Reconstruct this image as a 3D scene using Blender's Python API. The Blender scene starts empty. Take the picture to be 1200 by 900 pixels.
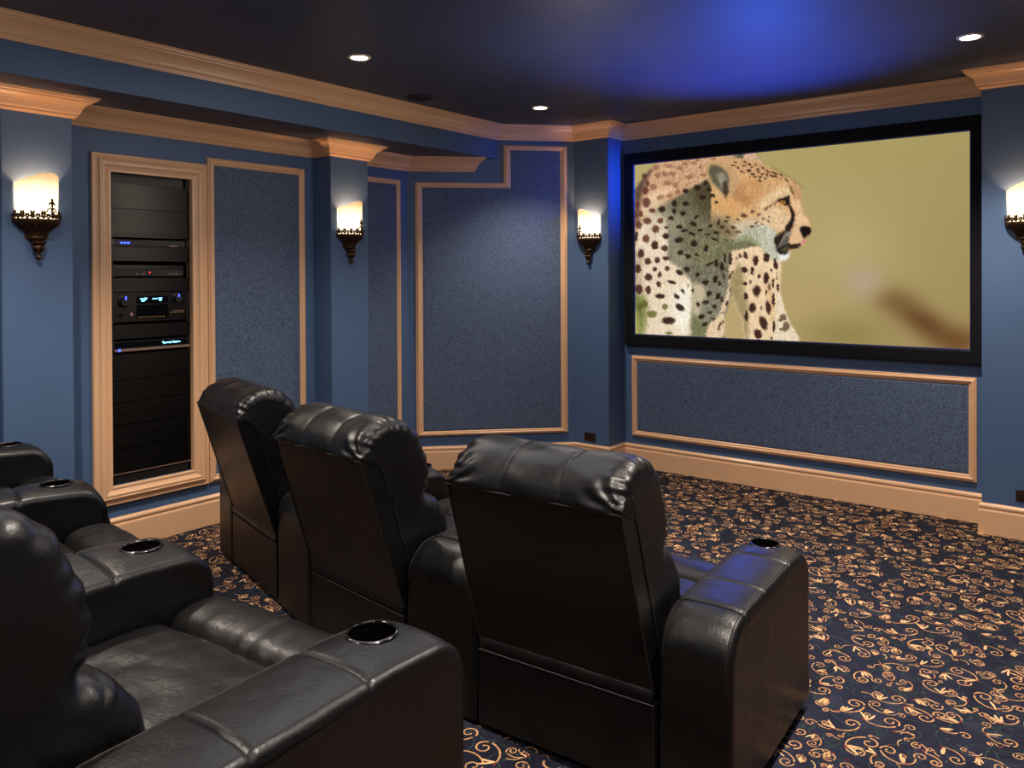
import bpy, bmesh, math, random
import numpy as np
from mathutils import Vector, Matrix, noise
R = math.radians
col = bpy.context.scene.collection
scene = bpy.context.scene
H = 3.0

# ------------------------------------------------------------------ helpers
def lin(c):
    return tuple(((v/255)/12.92 if v/255 <= .04045 else ((v/255+.055)/1.055)**2.4) for v in c)

def mesh_obj(name, verts, faces, mat=None, parent=None, smooth=False, mats=None, midx=None, sharp=None):
    me = bpy.data.meshes.new(name)
    me.from_pydata([tuple(v) for v in verts], [], faces)
    if mats:
        for m in mats: me.materials.append(m)
        if midx is not None: me.polygons.foreach_set('material_index', midx)
    elif mat: me.materials.append(mat)
    bm = bmesh.new(); bm.from_mesh(me)
    bmesh.ops.recalc_face_normals(bm, faces=bm.faces[:])
    bm.to_mesh(me); bm.free()
    if smooth:
        me.polygons.foreach_set('use_smooth', [True]*len(me.polygons))
        if sharp: me.set_sharp_from_angle(angle=R(sharp))
    me.update()
    o = bpy.data.objects.new(name, me); col.objects.link(o)
    if parent: o.parent = parent
    return o

class MB:
    """collects simple solids, links them as ONE mesh"""
    def __init__(s): s.v=[]; s.f=[]; s.m=[]
    def add(s, verts, faces, mi=0):
        n=len(s.v); s.v += [tuple(v) for v in verts]; s.f += [tuple(i+n for i in f) for f in faces]; s.m += [mi]*len(faces); return s
    def box(s, x0,x1,y0,y1,z0,z1, mi=0, M=None):
        v=[(x,y,z) for x in(x0,x1) for y in(y0,y1) for z in(z0,z1)]
        if M: v=[tuple(M@Vector(p)) for p in v]
        return s.add(v, [(0,1,3,2),(4,6,7,5),(0,4,5,1),(2,3,7,6),(0,2,6,4),(1,5,7,3)], mi)
    def prism(s, poly, z0, z1, mi=0):
        n=len(poly); v=[(x,y,z0) for x,y in poly]+[(x,y,z1) for x,y in poly]
        return s.add(v, [tuple(range(n))[::-1], tuple(range(n,2*n))]+[(i,(i+1)%n,(i+1)%n+n,i+n) for i in range(n)], mi)
    def lathe(s, prof, c=(0,0,0), n=24, a0=0, a1=2*math.pi, mi=0, M=None):
        full = abs(a1-a0-2*math.pi)<1e-6
        k = n if full else n+1
        v=[]
        for i in range(k):
            a=a0+(a1-a0)*i/n
            for r,z in prof:
                p=Vector((r*math.cos(a), r*math.sin(a), z))
                if M: p=M@p
                v.append((p.x+c[0],p.y+c[1],p.z+c[2]))
        m=len(prof); f=[]
        for i in range(n):
            j=(i+1)%k
            for q in range(m-1): f.append((i*m+q, j*m+q, j*m+q+1, i*m+q+1))
        return s.add(v,f,mi)
    def tube(s, pts, r, n=6, mi=0, close=False):
        pts=[Vector(p) for p in pts]; L=len(pts)
        rr = r if hasattr(r,'__len__') else [r]*L
        v=[]; up=Vector((0,0,1))
        for i,p in enumerate(pts):
            a=pts[(i-1)%L] if (i>0 or close) else p; b=pts[(i+1)%L] if (i<L-1 or close) else p
            t=(b-a).normalized() if (b-a).length>1e-9 else Vector((0,0,1))
            u=up if abs(t.dot(up))<.95 else Vector((1,0,0))
            x=t.cross(u).normalized(); y=t.cross(x).normalized()
            for k in range(n):
                an=2*math.pi*k/n; v.append(p+(x*math.cos(an)+y*math.sin(an))*rr[i])
        f=[]
        for i in range(L if close else L-1):
            j=(i+1)%L
            for k in range(n): f.append((i*n+k,i*n+(k+1)%n,j*n+(k+1)%n,j*n+k))
        if not close: f += [tuple(range(n))[::-1], tuple(range((L-1)*n,L*n))]
        return s.add(v,f,mi)
    def ball(s, c, r, n=10, mi=0, sc=(1,1,1)):
        prof=[(max(1e-4,math.sin(math.pi*i/n))*r, -math.cos(math.pi*i/n)*r) for i in range(n+1)]
        M=Matrix.Diagonal((sc[0],sc[1],sc[2],1))
        return s.lathe(prof,c,n+4,mi=mi,M=M)
    def build(s, name, mat=None, parent=None, mats=None, smooth=False, sharp=35):
        return mesh_obj(name, s.v, s.f, mat, parent, smooth, mats, s.m if mats else None, sharp)

def sweep(path, prof, mapf, closed=False, inward=1.0):
    """mitred profile sweep. path 2D, prof list of (d,h); d along left normal*inward"""
    n=len(path); P=[Vector(p) for p in path]; verts=[]
    for i in range(n):
        a=P[i-1] if (i>0 or closed) else None; b=P[(i+1)%n] if (i<n-1 or closed) else None
        d1=(P[i]-a).normalized() if a is not None else None
        d2=(b-P[i]).normalized() if b is not None else None
        if d1 is None: d1=d2
        if d2 is None: d2=d1
        n1=Vector((-d1.y,d1.x)); n2=Vector((-d2.y,d2.x))
        m=(n1+n2); m = m/ max(1e-6, (1+n1.dot(n2)))
        for d,h in prof:
            q=P[i]+m*d*inward
            verts.append(mapf(q.x,q.y,h))
    k=len(prof); f=[]
    for i in range(n if closed else n-1):
        j=(i+1)%n
        for q in range(k): f.append((i*k+q,j*k+q,j*k+(q+1)%k,i*k+(q+1)%k))
    if not closed: f += [tuple(range(k)), tuple(range((n-1)*k,n*k))[::-1]]
    return verts,f

def tag(o, label=None, cat=None, group=None, kind=None):
    if label: o['label']=label
    if cat: o['category']=cat
    if group: o['group']=group
    if kind: o['kind']=kind
    return o
def empty(name, loc=(0,0,0), rz=0):
    o=bpy.data.objects.new(name,None); col.objects.link(o); o.location=loc; o.rotation_euler=(0,0,rz); o.empty_display_size=.1
    return o

# ------------------------------------------------------------------ materials
def new_mat(name):
    m=bpy.data.materials.new(name); m.use_nodes=True
    nt=m.node_tree; b=nt.nodes['Principled BSDF']; return m,nt,b
def ramp(nt, fac, stops):
    r=nt.nodes.new('ShaderNodeValToRGB'); e=r.color_ramp.elements
    while len(e)<len(stops): e.new(.5)
    for i,(p,c) in enumerate(stops): e[i].position=p; e[i].color=(*c,1)
    nt.links.new(fac, r.inputs[0]); return r.outputs[0]
def noise_tex(nt, scale, detail=4, rough=.5, stretch=None, kind='Object'):
    tc=nt.nodes.new('ShaderNodeTexCoord'); mp=nt.nodes.new('ShaderNodeMapping')
    if stretch: mp.inputs['Scale'].default_value=stretch
    nt.links.new(tc.outputs[kind],mp.inputs[0])
    t=nt.nodes.new('ShaderNodeTexNoise'); t.inputs['Scale'].default_value=scale; t.inputs['Detail'].default_value=detail; t.inputs['Roughness'].default_value=rough
    nt.links.new(mp.outputs[0],t.inputs['Vector']); return t.outputs['Fac']
def bump(nt,b,h,strength,dist):
    n=nt.nodes.new('ShaderNodeBump'); n.inputs['Strength'].default_value=strength; n.inputs['Distance'].default_value=dist
    nt.links.new(h,n.inputs['Height']); nt.links.new(n.outputs[0],b.inputs['Normal']); return n
def paint(name, rgb, rough=.5, var=.06, bs=.05, scale=6, spec=.5, metal=0):
    m,nt,b=new_mat(name); c=lin(rgb)
    f=noise_tex(nt,scale,3)
    nt.links.new(ramp(nt,f,[(.3,tuple(v*(1-var) for v in c)),(.7,tuple(v*(1+var) for v in c))]), b.inputs['Base Color'])
    b.inputs['Roughness'].default_value=rough; b.inputs['Specular IOR Level'].default_value=spec; b.inputs['Metallic'].default_value=metal
    if bs: bump(nt,b,noise_tex(nt,220,2),bs,.002)
    return m
def emis(name, rgb, s, base=(0,0,0)):
    m,nt,b=new_mat(name); b.inputs['Base Color'].default_value=(*base,1)
    b.inputs['Emission Color'].default_value=(*lin(rgb),1); b.inputs['Emission Strength'].default_value=s; return m

M_wall=paint('blue_wall_paint',(76,100,134),.45,.03,.06,3,.35)
M_ceil=paint('dark_ceiling_paint',(60,66,86),.5,.05,.03,3,.3)
M_trim=paint('tan_trim_paint',(230,184,142),.26,.02,.0,3,.5)
M_sidewall=M_wall

def fabric_mat():
    m,nt,b=new_mat('speckled_blue_acoustic_fabric')
    v=nt.nodes.new('ShaderNodeTexVoronoi'); v.feature='DISTANCE_TO_EDGE'; v.inputs['Scale'].default_value=115
    tc=nt.nodes.new('ShaderNodeTexCoord')
    n0=nt.nodes.new('ShaderNodeTexNoise'); n0.inputs['Scale'].default_value=90
    add=nt.nodes.new('ShaderNodeMix'); add.data_type='RGBA'; add.inputs[0].default_value=.02
    nt.links.new(tc.outputs['Object'],n0.inputs['Vector'])
    nt.links.new(tc.outputs['Object'],add.inputs[6]); nt.links.new(n0.outputs['Color'],add.inputs[7])
    nt.links.new(add.outputs[2],v.inputs['Vector'])
    f=noise_tex(nt,190,3,.7)
    mul=nt.nodes.new('ShaderNodeMath'); mul.operation='MULTIPLY_ADD'; mul.inputs[1].default_value=1.2
    nt.links.new(v.outputs['Distance'],mul.inputs[0]); nt.links.new(f,mul.inputs[2])
    c=ramp(nt,mul.outputs[0],[(.40,lin((24,30,46))),(.56,lin((50,66,92))),(.74,lin((98,116,144)))])
    nt.links.new(c,b.inputs['Base Color']); b.inputs['Roughness'].default_value=.62
    b.inputs['Specular IOR Level'].default_value=.5
    bump(nt,b,mul.outputs[0],.6,.0025); return m
M_fab=fabric_mat()

def leather_mat():
    m,nt,b=new_mat('black_leather')
    f=noise_tex(nt,5,5,.6)
    nt.links.new(ramp(nt,f,[(.3,(.0022,.0021,.0021)),(.75,(.0044,.0042,.0041))]),b.inputs['Base Color'])
    r=nt.nodes.new('ShaderNodeMapRange'); r.inputs[3].default_value=.30; r.inputs[4].default_value=.46
    nt.links.new(noise_tex(nt,9,4),r.inputs[0]); nt.links.new(r.outputs[0],b.inputs['Roughness'])
    b.inputs['Specular IOR Level'].default_value=.47
    w=noise_tex(nt,11,6,.62,(1,1,.7)); g=noise_tex(nt,330,2,.5)
    ma=nt.nodes.new('ShaderNodeMath'); ma.operation='MULTIPLY_ADD'; ma.inputs[1].default_value=.05
    nt.links.new(g,ma.inputs[0]); nt.links.new(w,ma.inputs[2])
    bump(nt,b,ma.outputs[0],.35,.012); return m
M_lea=leather_mat()
M_seam=paint('leather_seam_thread',(30,28,27),.5,.1,0)
M_black=paint('black_plastic',(16,16,18),.45,.1,0)
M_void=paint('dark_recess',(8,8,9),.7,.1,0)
M_cup=paint('dark_polished_metal',(96,92,90),.16,.05,0,metal=1)
M_cupin=paint('cup_well_metal',(30,28,28),.3,.05,0,metal=.8)
M_velvet=paint('black_velvet_frame',(9,10,16),.75,.05,0,spec=.2)
M_lip=emis('painted_blue_glow_lip',(5,40,160),.12,(.004,.01,.05))  # blue glow on the frame's inner edge, painted as base colour and weak emission
M_brown=paint('dark_brown_plate',(46,26,20),.35,.05,0)
M_slot=paint('socket_black',(10,8,8),.4,.05,0)

def brushed():
    m,nt,b=new_mat('black_brushed_aluminium')
    f=noise_tex(nt,40,4,.6,(1,.03,9))
    nt.links.new(ramp(nt,f,[(.3,(.009,.0085,.008)),(.7,(.026,.024,.022))]),b.inputs['Base Color'])
    b.inputs['Metallic'].default_value=.85; b.inputs['Roughness'].default_value=.27
    b.inputs['Anisotropic'].default_value=.8; b.inputs['Anisotropic Rotation'].default_value=.25
    bump(nt,b,f,.15,.001); return m
M_brush=brushed()
def bronze():
    m,nt,b=new_mat('aged_bronze')
    f=noise_tex(nt,60,5,.7)
    nt.links.new(ramp(nt,f,[(.35,lin((52,36,26))),(.6,lin((92,66,44))),(.8,lin((150,120,84)))]),b.inputs['Base Color'])
    b.inputs['Metallic'].default_value=.75; b.inputs['Roughness'].default_value=.42
    bump(nt,b,f,.6,.004); return m
M_bronze=bronze()
def shade_mat():
    m,nt,b=new_mat('glowing_alabaster_glass')
    tc=nt.nodes.new('ShaderNodeTexCoord'); sp=nt.nodes.new('ShaderNodeSeparateXYZ'); nt.links.new(tc.outputs['Object'],sp.inputs[0])
    mr=nt.nodes.new('ShaderNodeMapRange'); mr.inputs[1].default_value=.05; mr.inputs[2].default_value=.27; nt.links.new(sp.outputs['Z'],mr.inputs[0])
    f=noise_tex(nt,14,4)
    ad=nt.nodes.new('ShaderNodeMath'); ad.operation='MULTIPLY_ADD'; ad.inputs[1].default_value=.3; nt.links.new(f,ad.inputs[0]); nt.links.new(mr.outputs[0],ad.inputs[2])
    c=ramp(nt,ad.outputs[0],[(.2,(1,.78,.5)),(.75,(1,.72,.40)),(1.0,(.85,.48,.2))])
    s=nt.nodes.new('ShaderNodeMapRange'); s.inputs[1].default_value=.35; s.inputs[2].default_value=1.15; s.inputs[3].default_value=2.6; s.inputs[4].default_value=.7; nt.links.new(ad.outputs[0],s.inputs[0])
    nt.links.new(c,b.inputs['Emission Color']); nt.links.new(s.outputs[0],b.inputs['Emission Strength'])
    b.inputs['Base Color'].default_value=(.8,.6,.4,1); b.inputs['Roughness'].default_value=.4
    return m
M_shade=shade_mat()
M_can=emis('lamp_glow',(255,236,208),30)
M_white=paint('white_baffle',(225,205,180),.4,.02,0)
M_ledb=emis('blue_led',(40,60,255),9)
M_ledr=emis('red_led',(255,40,40),5)
M_ledc=emis('cyan_display',(120,205,255),3.5)
M_ledo=emis('amber_print',(190,140,80),.5)
M_disp=paint('display_glass',(9,9,12),.12,.0,0)
M_silver=paint('silver_strip',(175,140,125),.3,.03,0,metal=.6)
M_screw=paint('steel_screw',(190,188,185),.25,0,0,metal=1)

# carpet base
def carpet_base():
    m,nt,b=new_mat('navy_carpet_pile')
    f=noise_tex(nt,7,5,.65)
    c=ramp(nt,f,[(.3,lin((24,26,40))),(.55,lin((35,38,56))),(.8,lin((60,62,80)))])
    nt.links.new(c,b.inputs['Base Color']); b.inputs['Roughness'].default_value=.9; b.inputs['Specular IOR Level'].default_value=.15
    bump(nt,b,noise_tex(nt,420,2),.5,.003); return m
M_carpet=carpet_base()
def carpet_yarn(n,c1,c2):
    m,nt,b=new_mat(n); f=noise_tex(nt,70,3,.6)
    nt.links.new(ramp(nt,f,[(.35,lin(c1)),(.65,lin(c2))]),b.inputs['Base Color']); b.inputs['Roughness'].default_value=.9; b.inputs['Specular IOR Level'].default_value=.1
    return m
M_tan=carpet_yarn('tan_scroll_yarn',(158,112,76),(206,158,110))
M_lt=carpet_yarn('cream_leaf_yarn',(204,156,106),(230,192,146))
M_red=carpet_yarn('maroon_yarn',(96,34,34),(130,56,48))
M_grn=carpet_yarn('green_vine_yarn',(42,58,56),(62,80,72))

# ------------------------------------------------------------------ room shell
ws=.553; zsb=2.71; pd=.204; p2a=-2.276; p2b=-1.91; p1b=-4.10; p1a=-4.46
l0=1.29; pd3=.252; x3a=l0-pd3; x3b=1.392; x4=4.205; pd4=.222
XR=6.6; YB=-8.4
hc=.124; pc=.1; hl=.118
chy=lambda x:-l0+x
# rack opening
oy0,oy1,oz0,oz1=-3.80,-3.273,.402,2.338
def struct(o): o['kind']='structure'; return o

w=MB(); T=.2
w.box(-T,0,YB,oy0,0,H); w.box(-T,0,oy1,-l0+.0,0,H); w.box(-T,0,oy0,oy1,0,oz0); w.box(-T,0,oy0,oy1,oz1,H)
w.box(-.62,-.6,oy0-.02,oy1+.02,oz0-.02,oz1+.02); w.box(-.6,-T,oy0-.02,oy0,oz0-.02,oz1+.02); w.box(-.6,-T,oy1,oy1+.02,oz0-.02,oz1+.02)
w.box(-.6,-T,oy0,oy1,oz0-.02,oz0); w.box(-.6,-T,oy0,oy1,oz1,oz1+.02)
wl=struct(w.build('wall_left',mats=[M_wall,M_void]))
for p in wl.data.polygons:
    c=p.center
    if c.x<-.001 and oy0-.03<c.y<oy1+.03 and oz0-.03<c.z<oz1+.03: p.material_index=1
w=MB(); w.prism([(0,-l0),(l0,0),(l0-.0,.2),(-T,.2),(-T,-l0)],0,H); struct(w.build('wall_corner',M_wall))
w=MB(); w.box(l0,XR+T,0,.2,0,H); struct(w.build('wall_front',M_wall))
w=MB(); w.box(XR,XR+T,YB,0,0,H); struct(w.build('wall_right',M_wall))
w=MB(); w.box(-T,XR+T,YB-T,YB,0,H); struct(w.build('wall_back',M_wall))
w=MB(); w.box(-T,XR+T,YB-T,.2,H,H+.15); struct(w.build('ceiling',M_ceil))
# pillars (three-sided paint, slightly bevelled)
def pillar(poly, z1):
    m=MB(); m.prism(poly,0,z1); o=m.build('wall_pillar',M_wall); struct(o)
    bm=bmesh.new(); bm.from_mesh(o.data)
    es=[e for e in bm.edges if abs(e.verts[0].co.z-e.verts[1].co.z)>1]
    bmesh.ops.bevel(bm,geom=es,offset=.004,segments=2,affect='EDGES'); bm.to_mesh(o.data); bm.free(); return o
pillar([(0,p1a),(pd,p1a),(pd,p1b),(0,p1b)],zsb)
pillar([(0,p2a),(pd,p2a),(pd,p2b),(0,p2b)],zsb)
pillar([(x3a,-pd3),(x3b,-pd3),(x3b,0),(l0,0)],H)
pillar([(x4,-pd4),(XR,-pd4),(XR,0),(x4,0)],H)
# soffit along the left wall: face painted blue, underside dark
m=MB(); m.prism([(0,YB),(ws,YB),(ws,chy(ws)),(0,-l0)],zsb,H)
o=m.build('ceiling_soffit',mats=[M_wall,M_ceil]); struct(o)
for p in o.data.polygons:
    p.material_index = 1 if p.normal.z<-.5 else 0

crown=[(0,-1.0),(.10,-1.0),(.13,-.93),(.20,-.93),(.22,-.87),(.19,-.84),(.26,-.80),(.30,-.74),(.34,-.63),(.42,-.48),(.53,-.36),(.66,-.28),(.74,-.25),(.76,-.20),(.84,-.19),(.90,-.14),(.92,-.08),(1.0,-.06),(1.0,0),(0,0)]
def crown_run(path,z,h,p,name):
    v,f=sweep(path,[(a*p,b*h) for a,b in crown],lambda x,y,hh:(x,y,z+hh),inward=-1)
    o=mesh_obj(name,v,f,M_trim); struct(o); return o
crown_run([(ws,YB),(ws,chy(ws)),(x3a,-pd3),(x3b,-pd3),(x3b,0),(x4,0),(x4,-pd4),(XR,-pd4),(XR,YB)],H,hc+.002,pc,'trim_1')
crown_run([(0,YB),(0,p1a),(pd,p1a),(pd,p1b),(0,p1b),(0,p2a),(pd,p2a),(pd,p2b),(0,p2b),(0,-l0),(ws-.150,chy(ws-.150)),(ws-.150-.04,chy(ws-.150)+.04)],zsb,hl,.112,'trim_2')
base=[(0,0),(.020,0),(.020,.150),(.017,.158),(.013,.160),(.013,.172),(.018,.176),(.018,.186),(.010,.196),(.004,.2005),(0,.2005)]
def base_run(path,name):
    v,f=sweep(path,base,lambda x,y,hh:(x,y,hh),inward=-1); o=mesh_obj(name,v,f,M_trim); struct(o)
base_run([(0,YB),(0,p1a),(pd,p1a),(pd,p1b),(0,p1b),(0,p2a),(pd,p2a),(pd,p2b),(0,p2b),(0,-l0),(x3a,-pd3),(x3b,-pd3),(x3b,0),(x4,0)],'baseboard_left')
base_run([(x4,-.02),(x4,-pd4),(XR,-pd4),(XR,YB)],'baseboard_right')

# ------------------------------------------------------------------ floor with scroll carpet
rng=random.Random(7)
def make_tile(S=.86, N=10, seed=11):
    rg=random.Random(seed); V=[];F=[];Mi=[]
    occ={}; CS=.0062; NC=int(S/CS)
    zs={0:.0006,1:.0009,2:.0011,3:.0004}
    def cells(pts):
        out=[]
        for (x,y),(x2,y2) in zip(pts,pts[1:]):
            for q in (0,.5): out.append((int((x+(x2-x)*q)/CS)%NC,int((y+(y2-y)*q)/CS)%NC))
        return out
    def free(pts,gid,lim):
        h_=0
        for c_ in set(cells(pts)):
            for dx in(-1,0,1):
                for dy in(-1,0,1):
                    if occ.get(((c_[0]+dx)%NC,(c_[1]+dy)%NC),gid)!=gid: h_+=1; break
                else: continue
                break
        return h_<=lim
    def mark(pts,gid):
        for c_ in cells(pts): occ[c_]=gid
    G=[0,[]]
    def ribbon(pts,wd,mi):
        if mi in(0,1): mark(pts,G[0])
        n=len(pts); b=len(V)
        for i,(x,y) in enumerate(pts):
            x0,y0=pts[max(0,i-1)]; x1,y1=pts[min(n-1,i+1)]
            dx,dy=x1-x0,y1-y0; L=math.hypot(dx,dy) or 1e-6
            wv=wd(i/(n-1))*.5
            V.append((x-dy/L*wv,y+dx/L*wv,zs[mi])); V.append((x+dy/L*wv,y-dx/L*wv,zs[mi]))
        for i in range(n-1): F.append((b+2*i,b+2*i+1,b+2*i+3,b+2*i+2)); Mi.append(mi)
    def spiral(cx,cy,r,a,h,turns,w0,mi=0,n=17):
        # starts on the outer radius at angle a, winds inward
        pts=[]
        for i in range(n):
            t=i/(n-1); rr=r*(1-.74*t); an=a+h*turns*2*math.pi*t
            pts.append((cx+rr*math.cos(an),cy+rr*math.sin(an)))
        ribbon(pts,lambda t:w0*(1-.35*t)+(.0035 if t>.93 else 0),mi)
    def leaf(x,y,a,L,wm,mi=1,bend=.4):
        pts=[];n=7;px,py,an=x,y,a
        for i in range(n):
            pts.append((px,py)); px+=math.cos(an)*L/(n-1); py+=math.sin(an)*L/(n-1); an+=bend/(n-1)
        ribbon(pts,lambda t:wm*(.35+1.9*t*(1-t)+.9*max(0,t-.5)*(1-t)*2) if t<1 else .001,mi)
    def arc(x,y,a,L,bend,w0,w1,mi,n=9):
        pts=[];px,py,an=x,y,a
        for i in range(n):
            pts.append((px,py)); px+=math.cos(an)*L/(n-1); py+=math.sin(an)*L/(n-1); an+=bend/(n-1)
        ribbon(pts,lambda t:w0+(w1-w0)*t,mi); return px,py,an
    def scroll(x,y,a,L,bend,r,h,w0,mi=0):
        for k_ in range(5):
            pts=[];px,py,an=x,y,a
            for i in range(9):
                pts.append((px,py)); px+=math.cos(an)*L/8; py+=math.sin(an)*L/8; an+=bend/8
            ex,ey,ea=px,py,an; cx=ex-h*math.sin(ea)*r; cy=ey+h*math.cos(ea)*r
            ring=[(cx+r*math.cos(t),cy+r*math.sin(t)) for t in np.linspace(0,6.28,14)]+[(cx+r*.5*math.cos(t),cy+r*.5*math.sin(t)) for t in np.linspace(0,6.28,8)]
            if free(pts[3:]+ring,G[0],2): break
            a+=rg.uniform(-1,1); L*=.88; r*=.88
        else: return None
        ex,ey,ea=arc(x,y,a,L,bend,w0*.7,w0,mi)
        # spiral tangent continuation
        cx=ex-h*math.sin(ea)*r; cy=ey+h*math.cos(ea)*r
        spiral(cx,cy,r,math.atan2(ey-cy,ex-cx),h,rg.uniform(1.0,1.35),w0,mi)
        return cx,cy
    c=S/N
    for i in range(N):
        for j in range(N):
            x=(i+.5+rg.uniform(-.22,.22)+(.5 if j%2 else 0))*c; y=(j+.5+rg.uniform(-.22,.22))*c
            a=rg.uniform(0,2*math.pi); h=rg.choice((-1,1)); s=rg.uniform(.8,1.3)
            G[0]+=1
            if not free([(x,y),(x+.012,y),(x-.012,y),(x,y+.012),(x,y-.012)],G[0],0): continue
            scroll(x,y,a,.080*s,h*1.4,.0235*s,h,.0050*s)
            scroll(x,y,a+math.pi+rg.uniform(-.4,.4),.050*s,-h*1.6,.0165*s,-h if rg.random()<.5 else h,.0042*s)
            if rg.random()<.4: scroll(x,y,a+h*1.9,.026*s,h*.8,.010*s,-h,.0036*s)
            if rg.random()<.3: ux,uy=x+rg.uniform(-.04,.04),y+rg.uniform(-.04,.04); scroll(ux,uy,rg.uniform(0,6.28),.02*s,h,.009*s,-h,.0034*s)
            k=rg.choice((1,2,2,3,3)); a2=a+rg.uniform(-.6,.6)+math.pi*.5*h
            if not free([(x+math.cos(a2)*.012,y+math.sin(a2)*.012),(x+math.cos(a2)*.036,y+math.sin(a2)*.036)],G[0],0): k=0
            for q in range(k): leaf(x,y,a2+(q-(k-1)/2)*.42,.036*s*rg.uniform(.8,1.4),.0074*s,1,rg.uniform(-.6,.6))
            leaf(x,y,a+math.pi,.016*s,.006*s,2,.3)
            if rg.random()<.3:   # beaded spray
                bx,by,ba=x+rg.uniform(-.03,.03),y+rg.uniform(-.03,.03),rg.uniform(0,6.28)
                for q in range(7):
                    ribbon([(bx,by),(bx+.0028*math.cos(ba),by+.0028*math.sin(ba)),(bx+.0052*math.cos(ba),by+.0052*math.sin(ba))],lambda t:.0042 if t==.5 else .0025,1)
                    bx+=.0068*math.cos(ba); by+=.0068*math.sin(ba); ba+=.22*h
            for q in range(2):   # vines
                gx,gy,ga=arc(x+rg.uniform(-.05,.05),y+rg.uniform(-.05,.05),rg.uniform(0,6.28),rg.uniform(.08,.15),rg.uniform(-4,4),.0026,.0022,3,10)
                leaf(gx,gy,ga,.014,.0075,3,.3)
    K=1.13; V=np.array(V); V[:,:2]*=K
    return V,np.array(F),np.array(Mi),S*K
TV,TF,TM,TS=make_tile()
def carpet(name,x0,x1,y0,y1,z,extra=None):
    Vs=[];Fs=[];Ms=[];n=0
    for i in range(int(math.floor(x0/TS)),int(math.ceil(x1/TS))):
        for j in range(int(math.floor(y0/TS)),int(math.ceil(y1/TS))):
            v=TV+np.array([i*TS,j*TS,z]); ok=(v[:,0]>x0)&(v[:,0]<x1)&(v[:,1]>y0)&(v[:,1]<y1)
            keep=ok[TF].all(1)
            if not keep.any(): continue
            Vs.append(v); Fs.append(TF[keep]+n); Ms.append(TM[keep]); n+=len(v)
    V=np.concatenate(Vs);F=np.concatenate(Fs);Mx=np.concatenate(Ms)+1
    if extra: eV,eF=extra
    eF=np.array(eF)+len(V); V=np.concatenate([V,np.array(eV,float)]); F=np.concatenate([F,eF]); Mx=np.concatenate([Mx,np.zeros(len(eF),int)])
    used=np.zeros(len(V),bool); used[F.ravel()]=True; idx=np.cumsum(used)-1; V=V[used]; F=idx[F]
    return V,F,Mx
def build_carpet(name,V,F,Mx):
    me=bpy.data.meshes.new(name)
    me.vertices.add(len(V)); me.vertices.foreach_set('co',V.astype(np.float32).ravel())
    me.loops.add(F.size); me.loops.foreach_set('vertex_index',F.astype(np.int32).ravel())
    me.polygons.add(len(F)); me.polygons.foreach_set('loop_start',np.arange(0,F.size,4,dtype=np.int32))
    for m_ in (M_carpet,M_tan,M_lt,M_red,M_grn): me.materials.append(m_)
    me.polygons.foreach_set('material_index',Mx.astype(np.int32))
    me.update(calc_edges=True); me.validate()
    o=bpy.data.objects.new(name,me); col.objects.link(o); struct(o); return o
hp=.25; yE=-4.203
def boxvf(x0,x1,y0,y1,z0,z1):
    v=[(x,y,z) for x in(x0,x1) for y in(y0,y1) for z in(z0,z1)]
    return v,[(0,1,3,2),(4,6,7,5),(0,4,5,1),(2,3,7,6),(0,2,6,4),(1,5,7,3)]
V,F,Mx=carpet('floor',0,XR,yE,0,0,boxvf(-.2,XR+.2,YB-.2,.2,-.12,0)); build_carpet('floor',V,F,Mx)
V,F,Mx=carpet('p',.02,XR,YB,yE-.012,hp,boxvf(.0,XR,YB,yE,.001,hp))
# scrolls turned down the riser's front face
V2,F2,M2=carpet('r',.02,XR,.006,hp-.012,0,boxvf(0,.001,0,.001,0,.001)); V3=V2.copy(); V3[:,1]=yE+V2[:,2]; V3[:,2]=V2[:,1]
nf=len(F2)-6; build_carpet('floor_riser',np.concatenate([V,V3]),np.concatenate([F,F2[:nf]+len(V)]),np.concatenate([Mx,M2[:nf]]))

# ------------------------------------------------------------------ framed panels
def pprof(wd,ht):
    p=[(0,0),(0,.35),(.04,.55),(.10,.60),(.14,.52),(.18,.52),(.26,.85),(.36,1),(.50,1),(.60,.86),(.66,.62),(.70,.58),(.74,.66),(.82,.66),(.88,.5),(.96,.35),(1,.3),(1,0)]
    return [(a*wd,b*ht) for a,b in p]
def framed_panel(poly, mapf, wd, label, origin, fab=True, name='acoustic_panel'):
    """poly counter-clockwise in wall coordinates"""
    root=empty(name,origin); O=Vector(origin)
    mp=lambda a,b,h: tuple(Vector(mapf(a,b,h))-O)
    v,f=sweep(poly,pprof(wd,.026),mp,closed=True,inward=1)
    mesh_obj('frame',v,f,M_trim,root)
    if fab:
        # padded fabric: polygon inset, gently raised
        def inset(d):
            vv,_=sweep(poly,[(d,0)],lambda a,b,h:(a,b),closed=True); return vv
        rings=[(wd*.9,.0),(wd*.97,.009),(wd+.012,.013)]
        V=[];F=[];n=len(poly)
        for d,h in rings: V+=[mp(a,b,h) for a,b in inset(d)]
        for k in range(len(rings)-1):
            for i in range(n): F.append((k*n+i,k*n+(i+1)%n,(k+1)*n+(i+1)%n,(k+1)*n+i))
        F.append(tuple(range((len(rings)-1)*n,len(rings)*n)))
        mesh_obj('fabric',V,F,M_fab,root)
    tag(root,label,'wall panel'); return root
mleft=lambda a,b,h:(h,-a,b)      # a = -y so that (a,b) is seen from the room
s2=math.sqrt(.5)
def mch(a,b,h):                   # a = x along the chamfer
    return (a+h*s2, chy(a)-h*s2, b)
mfront=lambda a,b,h:(a,-h,b)
def rect(a0,a1,b0,b1): return [(a0,b0),(a1,b0),(a1,b1),(a0,b1)]
framed_panel(rect(1.480,4.147,.271,.979),mfront,.052,'long low blue fabric panel in tan moulding below the screen',(2.81,0,.27))
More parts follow.
